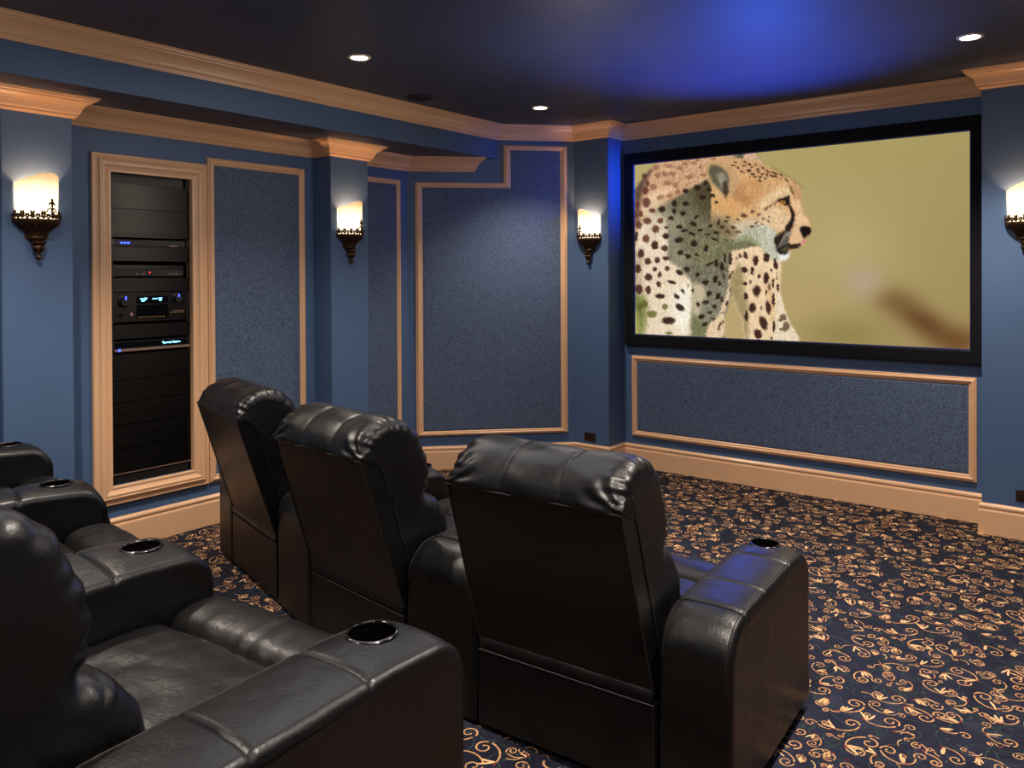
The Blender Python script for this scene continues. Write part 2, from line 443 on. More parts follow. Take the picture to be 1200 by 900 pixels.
framed_panel([(.047,.291),(.992,.291),(.992,2.83),(.593,2.83),(.593,2.498),(.047,2.498)],mch,.045,'stepped blue fabric panel in tan moulding on the angled corner wall',(.52,chy(.52),.29))
framed_panel(rect(2.366,3.158,.285,2.499),mleft,.052,'tall blue fabric panel in tan moulding right of the equipment rack',(0,-2.76,.285))
framed_panel(rect(1.381,1.895,.383,2.508),mleft,.045,'narrow dark blue fabric panel between the pillar and the angled wall',(0,-1.63,.383))

# ------------------------------------------------------------------ equipment rack
rk=empty('equipment_rack',(0,-3.536,.30)); Or=Vector(rk.location)
fp=rect(3.167,3.916,.285,2.447)
def rprof(wd,ht):
    p=[(0,0),(0,.5),(.05,.62),(.09,.62),(.11,.5),(.20,.55),(.30,.72),(.36,.95),(.42,1),(.46,.92),(.50,.92),(.53,1),(.60,1),(.66,.8),(.78,.62),(.86,.55),(.89,.66),(.97,.66),(1,.5),(1,-.3),(.97,-.3),(.97,0)]
    return [(a*wd,b*ht) for a,b in p]
v,f=sweep(fp,rprof(.112,.042),lambda a,b,h:tuple(Vector(mleft(a,b,h))-Or),closed=True)
mesh_obj('moulding_frame',v,f,M_trim,rk)
tag(rk,'tall recessed rack of black blank panels in a wide tan moulding frame','rack')
ya,yb=oy0+.003,oy1-.003
def lb(m,x0,x1,y0,y1,z0,z1,mi=0): m.box(x0+.03-Or.x,x1+.03-Or.x,y0-Or.y,y1-Or.y,z0-Or.z,z1-Or.z,mi)
m=MB()
for yy in (ya,yb-.022): lb(m,-.06,-.045,yy,yy+.022,oz0+.004,oz1-.004)
m.build('rack_rail',M_black,rk)
blanks=[(2.275,2.119),(2.116,1.939),(1.879,1.790),(1.683,1.597),(1.391,1.302),(1.208,1.048),(1.045,.909),(.906,.770),(.767,.622),(.619,.474)]
for a,b in blanks:
    m=MB(); lb(m,-.045,-.040,ya,yb,b,a); lb(m,-.040,-.038,ya,yb,b,b+.002); lb(m,-.040,-.038,ya,yb,a-.002,a)
    m.build('blank_panel',M_brush,rk)
m=MB(); lb(m,-.075,-.045,ya,yb,.405,.455); m.build('vent_panel',M_black,rk)
m=MB(); lb(m,-.05,-.038,ya,yb,.458,.464); m.build('bottom_strip',M_silver,rk)
m=MB(); lb(m,-.12,-.07,ya,yb,2.28,2.335); m.build('top_panel',M_black,rk)
for a,b in blanks+[(1.935,1.882),(1.786,1.692),(1.593,1.402),(1.298,1.215)]:
    for yy in (ya+.008,yb-.008):
        for zz in ((a-.012,b+.012) if a-b>.1 else ((a+b)/2,)):
            m=MB(); m.lathe([(0.0001,.0015),(.003,.001),(.0036,0)],(-.008-Or.x,yy-Or.y,zz-Or.z),8,M=Matrix.Rotation(R(90),4,'Y'))
            m.build('screw',M_screw,rk)
# shelf-mounted devices
DEV=[]
def dev(name,zc,label,cat):
    e=empty(name,(-.06,-3.536,zc)); tag(e,label,cat); DEV.append(e); return e
def db(e,x0,x1,y0,y1,z0,z1,name,mat):
    m=MB(); o=e.location; m.box(x0-o.x,x1-o.x,y0-o.y,y1-o.y,z0-o.z,z1-o.z)
    ob=m.build(name,mat,e)
    return ob
def bev(o,r=.002,seg=2):
    bm=bmesh.new(); bm.from_mesh(o.data); bmesh.ops.bevel(bm,geom=bm.edges[:],offset=r,segments=seg,affect='EDGES'); bm.to_mesh(o.data); bm.free(); return o
# 1 slim unit, three blue lights
e=dev('media_streamer',1.884,'slim black unit with three blue lights high in the rack','electronics')
bev(db(e,-.35,-.055,ya+.012,yb-.025,1.884,1.926,'body',M_black))
for k in range(3): db(e,-.056,-.052,ya+.072+k*.021,ya+.086+k*.021,1.899,1.909,'status_light',M_ledb)
db(e,-.056,-.053,ya+.022,ya+.03,1.898,1.912,'power_button',M_white)
db(e,-.056,-.0545,yb-.13,yb-.075,1.890,1.894,'badge',M_silver)
# 2 amplifier with red light
e=dev('power_amplifier',1.694,'black amplifier with one small red light above the receiver','electronics')
bev(db(e,-.40,-.05,ya+.002,yb-.04,1.694,1.760,'body',M_black),.003)
bev(db(e,-.40,-.047,ya+.002,yb-.04,1.735,1.764,'fascia',M_brush),.003)
db(e,-.051,-.047,ya+.250,ya+.256,1.714,1.720,'power_light',M_ledr)
for q in (.165,.205,.37,.398,.425): db(e,-.051,-.0475,ya+q,ya+q+.016,1.706,1.711,'button',M_silver)
# 3 receiver
e=dev('audio_receiver',1.403,'wide black receiver with two round knobs and a lit display','electronics')
bev(db(e,-.42,-.045,ya+.012,yb-.012,1.405,1.592,'body',M_brush),.004)
bev(db(e,-.05,-.041,ya+.165,yb-.15,1.520,1.565,'display',M_disp),.001)
bev(db(e,-.05,-.042,ya+.165,yb-.15,1.425,1.512,'lower_door',M_disp),.001)
o=e.location
def txt(e,y,z,size,s,mat,name,x):
    c=bpy.data.curves.new(name,'FONT'); c.body=s; c.size=size; c.extrude=.0004; c.materials.append(mat)
    t=bpy.data.objects.new(name,c); col.objects.link(t)
    dg=bpy.context.evaluated_depsgraph_get(); me=bpy.data.meshes.new_from_object(t.evaluated_get(dg)); bpy.data.objects.remove(t)
    ob=bpy.data.objects.new(name,me); col.objects.link(ob); ob.parent=e
    ob.location=(x-e.location.x,y-e.location.y,z-e.location.z); ob.rotation_euler=(R(90),0,R(90)); return ob
# the lit segments cannot be read in the photo: plain display blocks
for (q0,q1,z0,z1) in ((.185,.205,1.547,1.553),(.195,.225,1.541,1.546),(.21,.232,1.549,1.556),(.192,.215,1.532,1.537),(.265,.30,1.546,1.552),(.305,.33,1.549,1.555),(.308,.326,1.535,1.546)):
    db(e,-.042,-.0405,ya+q0,ya+q1,z0,z1,'display_segment',M_ledc)
for k in range(9): db(e,-.043,-.0414,ya+.175+k*.02,ya+.187+k*.02,1.431,1.435,'caption',M_ledo)
for q,ra,zc in ((.085,.034,1.535),(.43,.028,1.548)):
    m=MB(); m.lathe([(.0001,.030),(ra*.8,.030),(ra*.9,.026),(ra*.92,.006),(ra*1.12,.004),(ra*1.12,0)],(0,0,0),28,M=Matrix.Rotation(R(90),4,'Y'))
    kb=m.build('knob',M_black,e,smooth=True); kb.location=(-.045-o.x,ya+q-o.y,zc-o.z)
    m=MB(); m.box(.0302,.0312,-.004,.004,ra*.35,ra*.95); m.build('indicator',M_ledb,kb)
for q,z_ in ((.07,1.452),(.13,1.452)):
    m=MB(); m.lathe([(.0001,.010),(.011,.009),(.012,0)],(-.045-o.x,ya+q-o.y,z_-o.z),16,M=Matrix.Rotation(R(90),4,'Y')); m.build('socket',M_disp if q<.1 else M_silver,e)
for k in range(4): db(e,-.046,-.0435,ya+.405+k*.02,ya+.418+k*.02,1.463,1.469,'caption',M_silver); db(e,-.046,-.0435,ya+.39+k*.024,ya+.40+k*.024,1.452,1.457,'caption',M_ledo)
# 4 disc player
e=dev('disc_player',1.218,'thin disc player with cyan display and pale lower strip in the rack','electronics')
bev(db(e,-.38,-.05,ya+.022,yb-.006,1.222,1.285,'body',M_black),.002)
bev(db(e,-.06,-.034,ya+.022,yb-.006,1.222,1.238,'lower_strip',M_silver),.002)
bev(db(e,-.06,-.046,ya+.03,yb-.02,1.244,1.279,'display',M_disp),.001)
for (q0,q1,z0,z1) in ((.33,.343,1.262,1.269),(.337,.35,1.254,1.261),(.352,.372,1.257,1.264),(.376,.392,1.255,1.266),(.40,.406,1.256,1.270),(.41,.43,1.255,1.266),(.433,.452,1.258,1.265)):
    db(e,-.046,-.0445,ya+q0,ya+q1,z0,z1,'display_segment',M_ledc)
m=MB(); m.ball((-.033+.06,ya+.05+3.536,1.231-1.218),.008); m.build('power_light',M_ledb,e)

for e in DEV: e.location.x+=.028
# ------------------------------------------------------------------ wall outlets
def outlet(x,y,z,label):
    e=empty('wall_outlet',(x,y,z)); tag(e,label,'outlet')
    m=MB(); m.box(-.058,.058,-.006,0,-.036,.036); bev(m.build('cover_plate',M_brown,e),.002)
    for s in(-1,1):
        m=MB(); m.box(s*.026-.016,s*.026+.016,-.009,-.005,-.015,.015); so=bev(m.build('socket',M_brown,e),.003)
        m=MB(); m.box(s*.026-.007,s*.026-.004,-.0096,-.0088,-.006,.006); m.box(s*.026+.004,s*.026+.007,-.0096,-.0088,-.006,.006); m.build('slot',M_slot,so)
outlet(1.197,-pd3,.264,'dark brown outlet plate low on the pillar left of the screen')
outlet(4.452,-pd4,.275,'dark brown outlet plate low on the pillar at the right edge')

# ------------------------------------------------------------------ projection screen and its picture
xs0,xs1,zs0,zs1,fm=1.426,4.212,1.070,2.747,.104
e=empty('projection_screen',((xs0+xs1)/2,0,zs0)); tag(e,'large black framed projection screen showing a spotted cheetah','screen')
O=Vector(e.location)
v,f=sweep(rect(xs0,xs1,zs0,zs1),[(0,0),(0,.044),(.006,.05),(.085,.05),(.096,.045),(.104,.03),(.104,0)],lambda a,b,h:tuple(Vector((a,-h,b))-O),closed=True)
nf=len(f); fr=mesh_obj('frame',v,f,None,e,mats=[M_velvet,M_lip],midx=[1 if (i%7) in (4,) else 0 for i in range(nf)])

NX,NY=560,316
a0,a1,b0,b1=xs0+fm-.002,xs1-fm+.002,zs0+fm-.002,zs1-fm+.002
U,Vv=np.meshgrid(np.linspace(0,1,NX),np.linspace(0,1,NY))   # v=0 bottom
# drawing coordinates of the picture: a trapezoid chart (four corners) the shapes below are drawn in
src=np.array([(0,1),(1,1),(0,0),(1,0)],float); dst=np.array([(744.8,192.8),(1136,154.8),(744.8,390.8),(1136,408)],float)
A=[];B=[]
for (u,v_),(x,y) in zip(src,dst):
    A.append([u,v_,1,0,0,0,-u*x,-v_*x]);B.append(x);A.append([0,0,0,u,v_,1,-u*y,-v_*y]);B.append(y)
h=np.linalg.solve(np.array(A),np.array(B))
Wd=h[6]*U+h[7]*Vv+1; X=(h[0]*U+h[1]*Vv+h[2])/Wd; Y=(h[3]*U+h[4]*Vv+h[5])/Wd
nrng=np.random.default_rng(5)
def blur(a,kx,ky):
    for k,ax in((kx,1),(ky,0)):
        if k<1: continue
        ker=np.exp(-np.linspace(-2,2,2*k+1)**2); ker/=ker.sum()
        a=np.apply_along_axis(lambda r:np.convolve(np.pad(r,k,mode='reflect'),ker,'valid'),ax,a)
    return a
def nz(kx,ky):
    a=blur(nrng.standard_normal((NY,NX)),kx,ky); return a/a.std()
n_fine=nz(1,1); n_med=nz(3,3); n_big=nz(14,14); n_vert=nz(1,4); n_hor=nz(4,1)
WX=X+n_fine*.45+n_med*.35; WY=Y+n_fine*.45+n_vert*.3
def cat(pts,k=6):
    n=len(pts);out=[]
    for i in range(n):
        p0,p1,p2,p3=[np.array(pts[(i+q)%n],float) for q in(-1,0,1,2)]
        for t in np.arange(k)/k: out.append(.5*((2*p1)+(-p0+p2)*t+(2*p0-5*p1+4*p2-p3)*t*t+(-p0+3*p1-3*p2+p3)*t**3))
    return np.array(out)
def poly(pts,soft=1.0,smooth=True,warp=True):
    P=cat(pts) if smooth else np.array(pts,float)
    x=WX if warp else X; y=WY if warp else Y
    ins=np.zeros(x.shape,bool); d2=np.full(x.shape,1e9)
    x0,x1,y0,y1=P[:,0].min()-3*soft-3,P[:,0].max()+3*soft+3,P[:,1].min()-3*soft-3,P[:,1].max()+3*soft+3
    bb=(x>x0)&(x<x1)&(y>y0)&(y<y1); xs=x[bb]; ys=y[bb]; I=np.zeros(xs.shape,bool); D=np.full(xs.shape,1e9)
    for i in range(len(P)):
        ax,ay=P[i]; bx,by=P[(i+1)%len(P)]
        c=((ay>ys)!=(by>ys)); 
        with np.errstate(divide='ignore',invalid='ignore'): I^=c&(xs<(bx-ax)*(ys-ay)/((by-ay) if by!=ay else 1e-9)+ax)
        dx,dy=bx-ax,by-ay; L=dx*dx+dy*dy+1e-9; t=np.clip(((xs-ax)*dx+(ys-ay)*dy)/L,0,1)
        D=np.minimum(D,(xs-ax-t*dx)**2+(ys-ay-t*dy)**2)
    s=np.where(I,1,-1)*np.sqrt(D); m=np.zeros(x.shape); m[bb]=np.clip(s/soft*.5+.5,0,1); return m
def ell(cx,cy,rx,ry,ang=0,soft=.35,warp=True):
    x=(WX if warp else X)-cx; y=(WY if warp else Y)-cy; a=math.radians(ang); c,s=math.cos(a),math.sin(a)
    r=np.sqrt(((x*c+y*s)/rx)**2+((-x*s+y*c)/ry)**2); return np.clip((1-r)/soft+.5,0,1)
img=np.zeros((NY,NX,3))
def put(mask,c,k=1.0):
    global img; m=(mask*k)[...,None]; img=img*(1-m)+np.array(c,float)*m
def lines(pts,wd,c,k=1.):
    for i in range(len(pts)-1):
        (ax,ay),(bx,by)=pts[i],pts[i+1]; dx,dy=bx-ax,by-ay; L=dx*dx+dy*dy+1e-9
        t=np.clip(((X-ax)*dx+(Y-ay)*dy)/L,0,1); d=np.sqrt((X-ax-t*dx)**2+(Y-ay-t*dy)**2); put(np.clip(1-d/wd,0,1),c,k)
# background savanna, out of focus
gx=np.clip((X-745)/391,0,1)[...,None]; gy=np.clip((Y-155)/250,0,1)[...,None]
c_tl,c_tr,c_bl,c_br=[np.array(c,float) for c in((180,164,106),(166,152,96),(196,172,124),(160,138,90))]
img=(c_tl*(1-gx)+c_tr*gx)*(1-gy)+(c_bl*(1-gx)+c_br*gx)*gy
img+= (np.exp(-((X-1000)/60)**2-((Y-290)/50)**2)*10)[...,None]
put(np.exp(-((X-990)/55)**2-((Y-392)/22)**2),(128,118,62),.55)
put(np.exp(-(((X-1085)*.55-(Y-378)*.83)/17)**2-(((X-1085)*.83+(Y-378)*.55)/48)**2),(96,62,34),.85)
put(np.exp(-((X-1125)/26)**2-((Y-398)/16)**2),(104,66,36),.7)
put(np.clip(1.25-np.sqrt(((X-1013)/27)**2+((Y-330)/24)**2),0,1)**1.0,(180,160,138),.75)
put(np.exp(-((X-1050)/22)**2-((Y-352)/14)**2),(110,84,50),.5)
Aq=lambda L:[(740+x/7.5,170+y/7.5) for x,y in L]
Bq=lambda L:[(740+x/7.5,285+y/7.5) for x,y in L]
Cq=lambda L:[(845+x/6.925,170+y/6.925) for x,y in L]
Dq=lambda L:[(835+x/6.925,280+y/6.925) for x,y in L]
Eq=lambda L:[(740+x/3.4636,150+y/3.4636) for x,y in L]
# far front leg
leg=poly(Dq([(165,110),(270,62),(370,55),(450,90),(560,150),(565,300),(560,420),(590,550),(640,680),(715,830),(560,880),(290,860),(262,760),(240,650),(195,545),(170,460),(150,420),(140,300)]),1.2)
put(leg,(236,206,166))
put(leg*poly(Dq([(150,330),(215,200),(260,260),(270,420),(300,560),(300,800),(270,800),(240,650),(190,530),(150,440)]),3),(150,132,92),.85)
put(leg*poly(Dq([(540,420),(600,560),(650,700),(700,830),(530,830),(520,640),(535,500)]),2.5),(228,214,186),.8)
put(leg*poly(Dq([(440,330),(470,300),(500,500),(510,650),(480,640),(450,480)]),3),(206,160,108),.5)
# body
body=poly([(741,228),(746,220.5),(753.3,208.7),(762.7,198),(768.7,192),(790,172),(860,160),(884,176),(889,182),(896,192),(906,230),(925,262),(918,296),(898,287),(884,288),(868,292),(860,298),(857,318),(856,336),(858,344),(853,362),(848,380),(845,402),(800,405),(741,400)],1.1)
put(body,(96,92,70)); put(body*np.clip((Y-285)/60,0,1),(140,136,116),.8); put(body*poly(Cq([(230,40),(300,60),(370,160),(340,180),(200,130)]),2),(216,176,146))
neckg=poly(Aq([(420,470),(680,290),(825,520),(900,700),(900,1000),(500,1000),(330,640)]),9); put(body*neckg,(120,112,86),.7)
put(body*poly(Dq([(-60,0),(330,10),(370,70),(180,110),(0,190),(-90,200)]),3),(122,122,84),.6)
put(body*poly(Aq([(560,360),(690,290),(830,520),(900,720),(700,640),(560,520)]),8),(74,64,42),.85)
put(body*np.clip(n_vert*.45,0,1)*np.clip((Y-215)/60,0,1),(168,164,140),.5); put(body*np.clip(-n_med*.4,0,1),(70,68,48),.4)
put(body*poly(Aq([(300,640),(420,600),(470,700),(440,860),(520,1000),(420,1080),(320,900)]),6),(176,168,144),.5)
back=body*poly(Aq([(40,420),(100,290),(215,150),(460,60),(900,20),(900,120),(700,170),(690,285),(560,360),(390,460),(215,575),(130,700),(60,900),(20,700)]),2.2)
put(back,(206,164,126))
put(back*np.clip(n_med*.5+.1,0,1),(160,108,82),.6); put(back*np.clip(n_hor*.45,0,1),(238,206,168),.6)
put(back*poly(Aq([(90,560),(150,440),(330,370),(350,400),(250,520),(120,640)]),4),(240,208,168),.8)
put(poly(Aq([(40,390),(100,290),(170,210),(190,230),(130,330),(90,480),(70,640),(40,680)]),3)*body,(66,52,44),.8)
legL=poly(Bq([(60,-120),(180,-260),(300,-220),(330,-40),(330,130),(400,190),(470,260),(525,320),(543,400),(535,560),(520,720),(500,810),(100,810),(110,600),(60,420),(45,200)]),2.2)
put(body*legL,(232,212,184)); 
put(body*legL*poly(Bq([(60,100),(110,60),(100,300),(120,440),(60,400)]),3),(180,150,122),.7)
put(body*legL*poly(Bq([(380,430),(540,400),(530,760),(380,700)]),8),(248,240,220),.9)
put(body*poly(Bq([(545,370),(600,350),(650,390),(665,450),(620,540),(600,640),(548,600)]),3.2),(206,190,156),.85)
put(body*poly(Bq([(120,-300),(330,-350),(330,-230),(300,-140),(180,-60)]),5),(200,186,158),.55)
put(body*poly(Bq([(35,480),(130,470),(150,620),(110,810),(35,810)]),4),(118,124,62),.8)
put(poly(Bq([(30,620),(58,640),(70,810),(30,810)]),3),(186,176,104),.85)
put(body*poly(Bq([(550,640),(640,700),(740,700),(700,800),(550,810)]),5),(112,116,72),.7)
strip=poly(Dq([(165,110),(225,90),(215,180),(180,260),(150,330),(145,480),(105,600),(108,700),(80,800),(-40,810),(-20,690),(40,640),(110,480),(132,380),(140,250)]),1.2)
put(strip,(228,200,164))
# head
head=poly(Cq([(-60,60),(60,95),(250,120),(355,150),(430,195),(520,245),(600,290),(650,340),(672,390),(658,440),(664,500),(690,560),(722,615),(740,670),(735,715),(700,752),(688,785),(650,825),(600,836),(570,870),(552,900),(480,890),(430,830),(340,730),(200,760),(40,740),(-60,640),(-70,500),(-70,300),(-80,160)]),1.0)
put(head,(214,168,116))
hs=lambda pts,c,k=.8,s=3:put(head*poly(Cq(pts),s),c,k)
hs([(-60,560),(60,560),(200,640),(330,600),(450,640),(440,760),(200,760),(-60,760)],(168,146,112),.85,5)
hs([(110,640),(220,600),(330,600),(420,650),(400,720),(200,740)],(214,202,178),.75,4)
hs([(330,540),(460,500),(560,560),(580,640),(520,690),(420,690),(330,640)],(232,200,158),.9,4)
hs([(480,350),(560,330),(580,420),(520,420),(440,450),(350,520),(330,470)],(238,210,170),.75,4)
hs([(570,420),(660,440),(668,510),(730,620),(660,660),(600,720),(590,640),(612,560),(590,480)],(238,198,156),.9,3)
hs([(560,320),(600,300),(650,350),(672,390),(655,440),(600,440),(600,380)],(186,140,100),.7,3)
hs([(180,300),(330,270),(330,400),(230,470),(170,420)],(196,140,86),.6,5)
hs([(-60,60),(300,120),(430,195),(620,300),(600,330),(450,260),(200,220),(0,150)],(206,160,118),.7,4)
put(head*np.clip(n_hor*.4,0,1),(240,206,160),.3); put(head*np.clip(-n_med*.4,0,1),(150,104,64),.3)
hs([(-40,420),(60,440),(150,520),(140,600),(40,560),(-60,540)],(214,164,104),.7,4); hs([(60,330),(130,300),(200,400),(240,470),(180,480),(100,420)],(158,108,64),.55,5); hs([(-60,600),(40,620),(120,720),(0,760),(-80,700)],(112,104,74),.8,5)
chin=poly(Dq([(180,20),(250,-60),(420,-110),(520,-60),(545,60),(575,115),(630,105),(632,135),(600,168),(540,172),(480,160),(440,110),(400,60),(330,25),(250,10)]),1.2)
put(chin,(186,184,160)); put(chin*poly(Dq([(180,20),(300,-60),(380,-40),(400,40),(330,25)]),4),(150,148,116),.7); put(chin*np.clip(n_vert*.5,0,1),(232,232,216),.6); put(chin*poly(Dq([(150,10),(300,-10),(400,70),(440,120),(380,60),(300,40)]),4),(130,136,90),.8)
put(poly(Dq([(560,100),(632,100),(632,140),(600,168),(550,170)]),1.5),(240,242,236),.8)
# ear
ear=poly(Eq([(308,165),(322,140),(350,133),(390,145),(425,172),(440,215),(420,262),(395,292),(378,300),(362,275),(335,240),(315,205)]),1.1)
put(ear,(196,158,112)); put(poly(Eq([(318,170),(335,148),(372,160),(398,190),(400,235),(385,265),(360,245),(330,210)]),2),(88,84,66),.95)
put(poly(Eq([(352,190),(375,180),(395,215),(392,255),(372,240)]),2),(180,172,150),.6); put(poly(Eq([(378,225),(392,215),(398,262),(385,285)]),1.6),(44,32,22),.8)
put(poly(Eq([(335,235),(365,270),(385,300),(400,330),(375,290),(345,255)]),1.2),(232,190,130),.9)
put(poly(Eq([(385,290),(420,270),(440,320),(410,335)]),3),(214,160,100),.6)
# fur streaks overall
allm=np.clip(body+head+leg+strip+chin,0,1)
img*= (1+(allm*(n_vert*.05+n_fine*.03))[...,None])
DK=(46,30,24)
def spots(q,L,c=DK,k=.92):
    for s in L:
        x,y,rx,ry=s[:4]; a=s[4] if len(s)>4 else 0; (px,py),=q([(x,y)]); sc={id(Aq):7.5,id(Bq):7.5,id(Cq):6.925,id(Dq):6.925}[id(q)]
        put(ell(px,py,rx/sc*1.08,ry/sc*1.08,a),c,k)
spots(Aq,[(230,190,26,20),(300,250,30,18,20),(375,250,26,20),(440,200,26,18),(520,280,26,20),(330,330,30,20),(395,350,26,22),(240,260,26,20),(200,365,32,24),(345,440,24,20),(265,455,32,22,-20),(420,405,22,20),(560,160,24,14),(620,190,22,15),(640,260,28,15),(480,160,26,14),(340,180,30,15),(600,130,22,12),(730,120,26,12)],(136,84,64),.6)
spots(Aq,[(130,395,26,36),(140,500,34,40),(190,572,26,22),(145,662,34,28),(220,735,30,32),(135,818,28,34),(215,870,28,32),(262,660,24,24),(90,600,20,28),(150,330,18,26),(72,700,28,34),(120,270,18,26),(48,620,10,30),(60,520,18,34)],(100,58,46),.9)
spots(Aq,[(277,560,32,28),(390,508,19,28),(385,577,20,20),(487,400,26,20),(592,372,28,24),(640,457,26,20),(488,512,27,22),(462,597,22,20),(358,640,22,20),(660,330,20,20),(697,385,20,18),(555,690,28,20,35),(580,630,24,9,-40),(312,797,26,26),(425,832,38,24,-15),(475,748,32,12,-8),(432,715,26,16),(542,775,30,12,20),(612,745,22,11),(705,705,24,9,-40),(757,768,22,16),(680,780,28,8),(745,828,34,11,20),(560,860,26,24),(775,680,12,26,20),(48,800,14,40),(672,885,10,14),(315,718,16,10),(725,440,20,16),(760,500,16,12),(810,715,18,12)])
spots(Bq,[(150,155,27,28),(235,145,22,26),(310,130,25,20),(90,85,26,36),(300,42,26,26),(212,20,28,30),(155,295,30,32),(212,225,16,20),(320,218,20,20),(255,272,16,24),(62,220,24,38),(70,402,30,38),(153,408,24,34),(247,357,20,24)],(72,42,36),.93)
spots(Bq,[(430,255,34,20,30),(360,338,34,14,15),(460,417,22,14,50),(405,465,30,17,45),(432,560,42,24,32),(330,678,56,30),(505,368,8,10),(592,535,13,22),(258,462,40,20,5),(545,410,9,20)])
spots(Bq,[(120,532,26,32),(185,622,40,30),(300,556,24,24),(335,790,30,14),(80,560,20,34)],(84,88,30),.75)
spots(Bq,[(440,78,26,22),(505,112,28,18,15),(665,45,20,24),(585,100,16,14),(560,15,30,12),(495,225,24,20,20),(590,275,18,22),(660,340,30,22),(748,318,18,30,10),(690,440,26,24),(775,462,16,26,15),(780,356,12,20),(662,516,30,16),(740,555,16,20,30),(695,604,26,9),(622,642,26,20,-15),(655,708,26,16,-25),(720,660,24,8),(700,178,40,10,-20),(760,180,12,30),(805,205,18,32),(805,490,12,24)])
spots(Dq,[(360,172,22,36),(445,148,24,34),(270,248,24,24,-20),(332,255,13,32),(385,300,12,18),(443,312,21,42),(368,418,31,42),(315,345,8,14),(333,555,27,38),(461,552,20,50,-5),(420,678,28,52,-18),(376,768,28,38,-18),(277,128,15,28,-15),(235,135,10,18),(520,200,15,44,-8),(445,432,9,16),(502,490,11,50),(470,385,9,28),(405,556,7,14),(285,620,14,40),(280,462,16,30),(505,710,10,44),(500,355,8,34),(540,390,10,30),(488,250,8,16),(275,360,18,14),(490,800,7,14),(535,300,6,30)],(58,34,28),.95)
spots(Dq,[(580,632,26,24,-30),(605,705,26,38,10),(555,655,20,10),(570,730,22,10)],(92,66,46),.8)
spots(Dq,[(205,155,8,18,20),(150,300,10,24,15),(168,270,7,18,15),(122,520,10,26,20),(70,690,9,18),(92,670,7,14),(60,720,10,22),(90,600,16,6,-25),(150,400,6,20)],(70,42,30),.9)
spots(Dq,[(85,220,16,30),(30,325,16,28),(50,460,14,26,20),(100,300,8,26),(62,360,9,22),(22,545,14,14),(110,150,10,36),(40,190,12,30),(155,160,12,46)])
# small head speckles
spots(Cq,[(150,183,14,10,20),(200,168,18,7),(238,207,15,13),(270,235,20,9),(318,222,12,9),(350,235,14,8,-50),(285,255,12,8,-30),(330,258,12,10),(382,238,10,11),(425,250,18,9,20),(455,255,18,8,20),(268,180,14,7),(330,288,14,9),(372,270,8,12),(250,257,8,6),(240,155,16,7),(110,165,16,7),(310,200,9,12,30),(390,212,22,6,30),(440,225,24,7,30),(290,160,16,6),(350,185,16,6,30),(500,245,18,7,40),(540,280,20,6,40),(180,215,12,7,40),(130,140,12,6),(200,135,14,6),(500,275,10,7),(470,235,9,6)],(62,40,28),.9)
spots(Cq,[(195,570,26,16,10),(318,562,16,10,-30),(355,595,14,8),(300,628,20,8,-25),(145,600,14,10),(65,580,18,10),(50,615,18,12),(20,665,18,14),(110,665,20,12),(65,700,18,12),(395,615,12,8),(260,660,20,9),(150,700,26,9),(265,540,12,16),(400,580,9,6),(345,640,14,6),(310,655,14,5)],(74,50,34),.8)
hs([(570,335),(590,350),(600,400),(585,390),(572,360)],(90,56,36),.8,1.3)
# eye, tear line, mouth, nose
pp=lambda pts,c,k=1,s=1.0:put(poly(Cq(pts),s),c,k)
pp([(468,440),(520,424),(566,408),(568,450),(575,490),(600,530),(611,580),(598,640),(578,688),(532,690),(535,655),(562,620),(578,575),(572,530),(552,490),(512,488),(490,465)],(34,24,20),.96)
pp([(360,515),(400,492),(440,470),(480,440),(470,462),(420,490),(375,525)],(60,38,26),.85,.9)
put(ell(*Cq([(513,463)])[0],3.0,2.3,15,.3,False),(190,134,52)); put(ell(*Cq([(516,460)])[0],1.1,1.1,0,.5,False),(20,14,10))
lines(Cq([(495,478),(515,492),(540,492)]),.9,(230,214,186),.6)
pp([(440,765),(470,725),(530,690),(580,700),(560,760),(570,800),(640,795),(655,800),(640,828),(590,836),(562,850),(545,878),(500,886),(468,872),(455,820)],(36,28,24),.95,1.2)
pp([(500,840),(545,815),(560,835),(530,860)],(110,104,70),.6,1.5)
pp([(590,700),(660,640),(668,760),(640,795),(575,795),(565,750)],(226,186,144),.95,1.6)
pp([(652,668),(680,655),(720,662),(740,680),(735,715),(705,738),(680,756),(668,735),(655,705)],(26,20,20),1,1.0)
pp([(660,790),(690,760),(686,785),(650,812),(620,822)],(222,120,150),.95,1.0)
pp([(585,806),(650,800),(640,828),(592,834)],(52,36,30),.95,1)
for dx in range(7): lines(Cq([(470+dx*14,830-dx*6),(500+dx*10,770-dx*8),(535+dx*9,700)]),.42,(226,220,206),.75)
for (a,b) in (((655,330),(705,250)),((665,360),(690,330)),((540,230),(520,190)),((600,290),(580,250))): lines(Cq([a,b]),.45,(214,200,150),.4)
for k in range(26): 
    t=k/25; ax=420+t*250; ay=192+t*150+max(0,t-.6)*60; lines(Cq([(ax,ay),(ax+16,ay-26)]),.55,(96,72,44),.45)
img=np.clip(img,0,255)/255.
imgl=np.where(img<=.04045,img/12.92,((img+.055)/1.055)**2.4)
gxv=np.linspace(a0,a1,NX)-O.x; gzv=np.linspace(b0,b1,NY)-O.z; GX,GZ=np.meshgrid(gxv,gzv)
me=bpy.data.meshes.new('screen_surface'); me.vertices.add(NX*NY)
me.vertices.foreach_set('co',np.stack([GX,np.full_like(GX,-.032),GZ],-1).astype(np.float32).ravel())
ii=np.arange(NX*NY).reshape(NY,NX); Q=np.stack([ii[:-1,:-1],ii[:-1,1:],ii[1:,1:],ii[1:,:-1]],-1).reshape(-1,4)
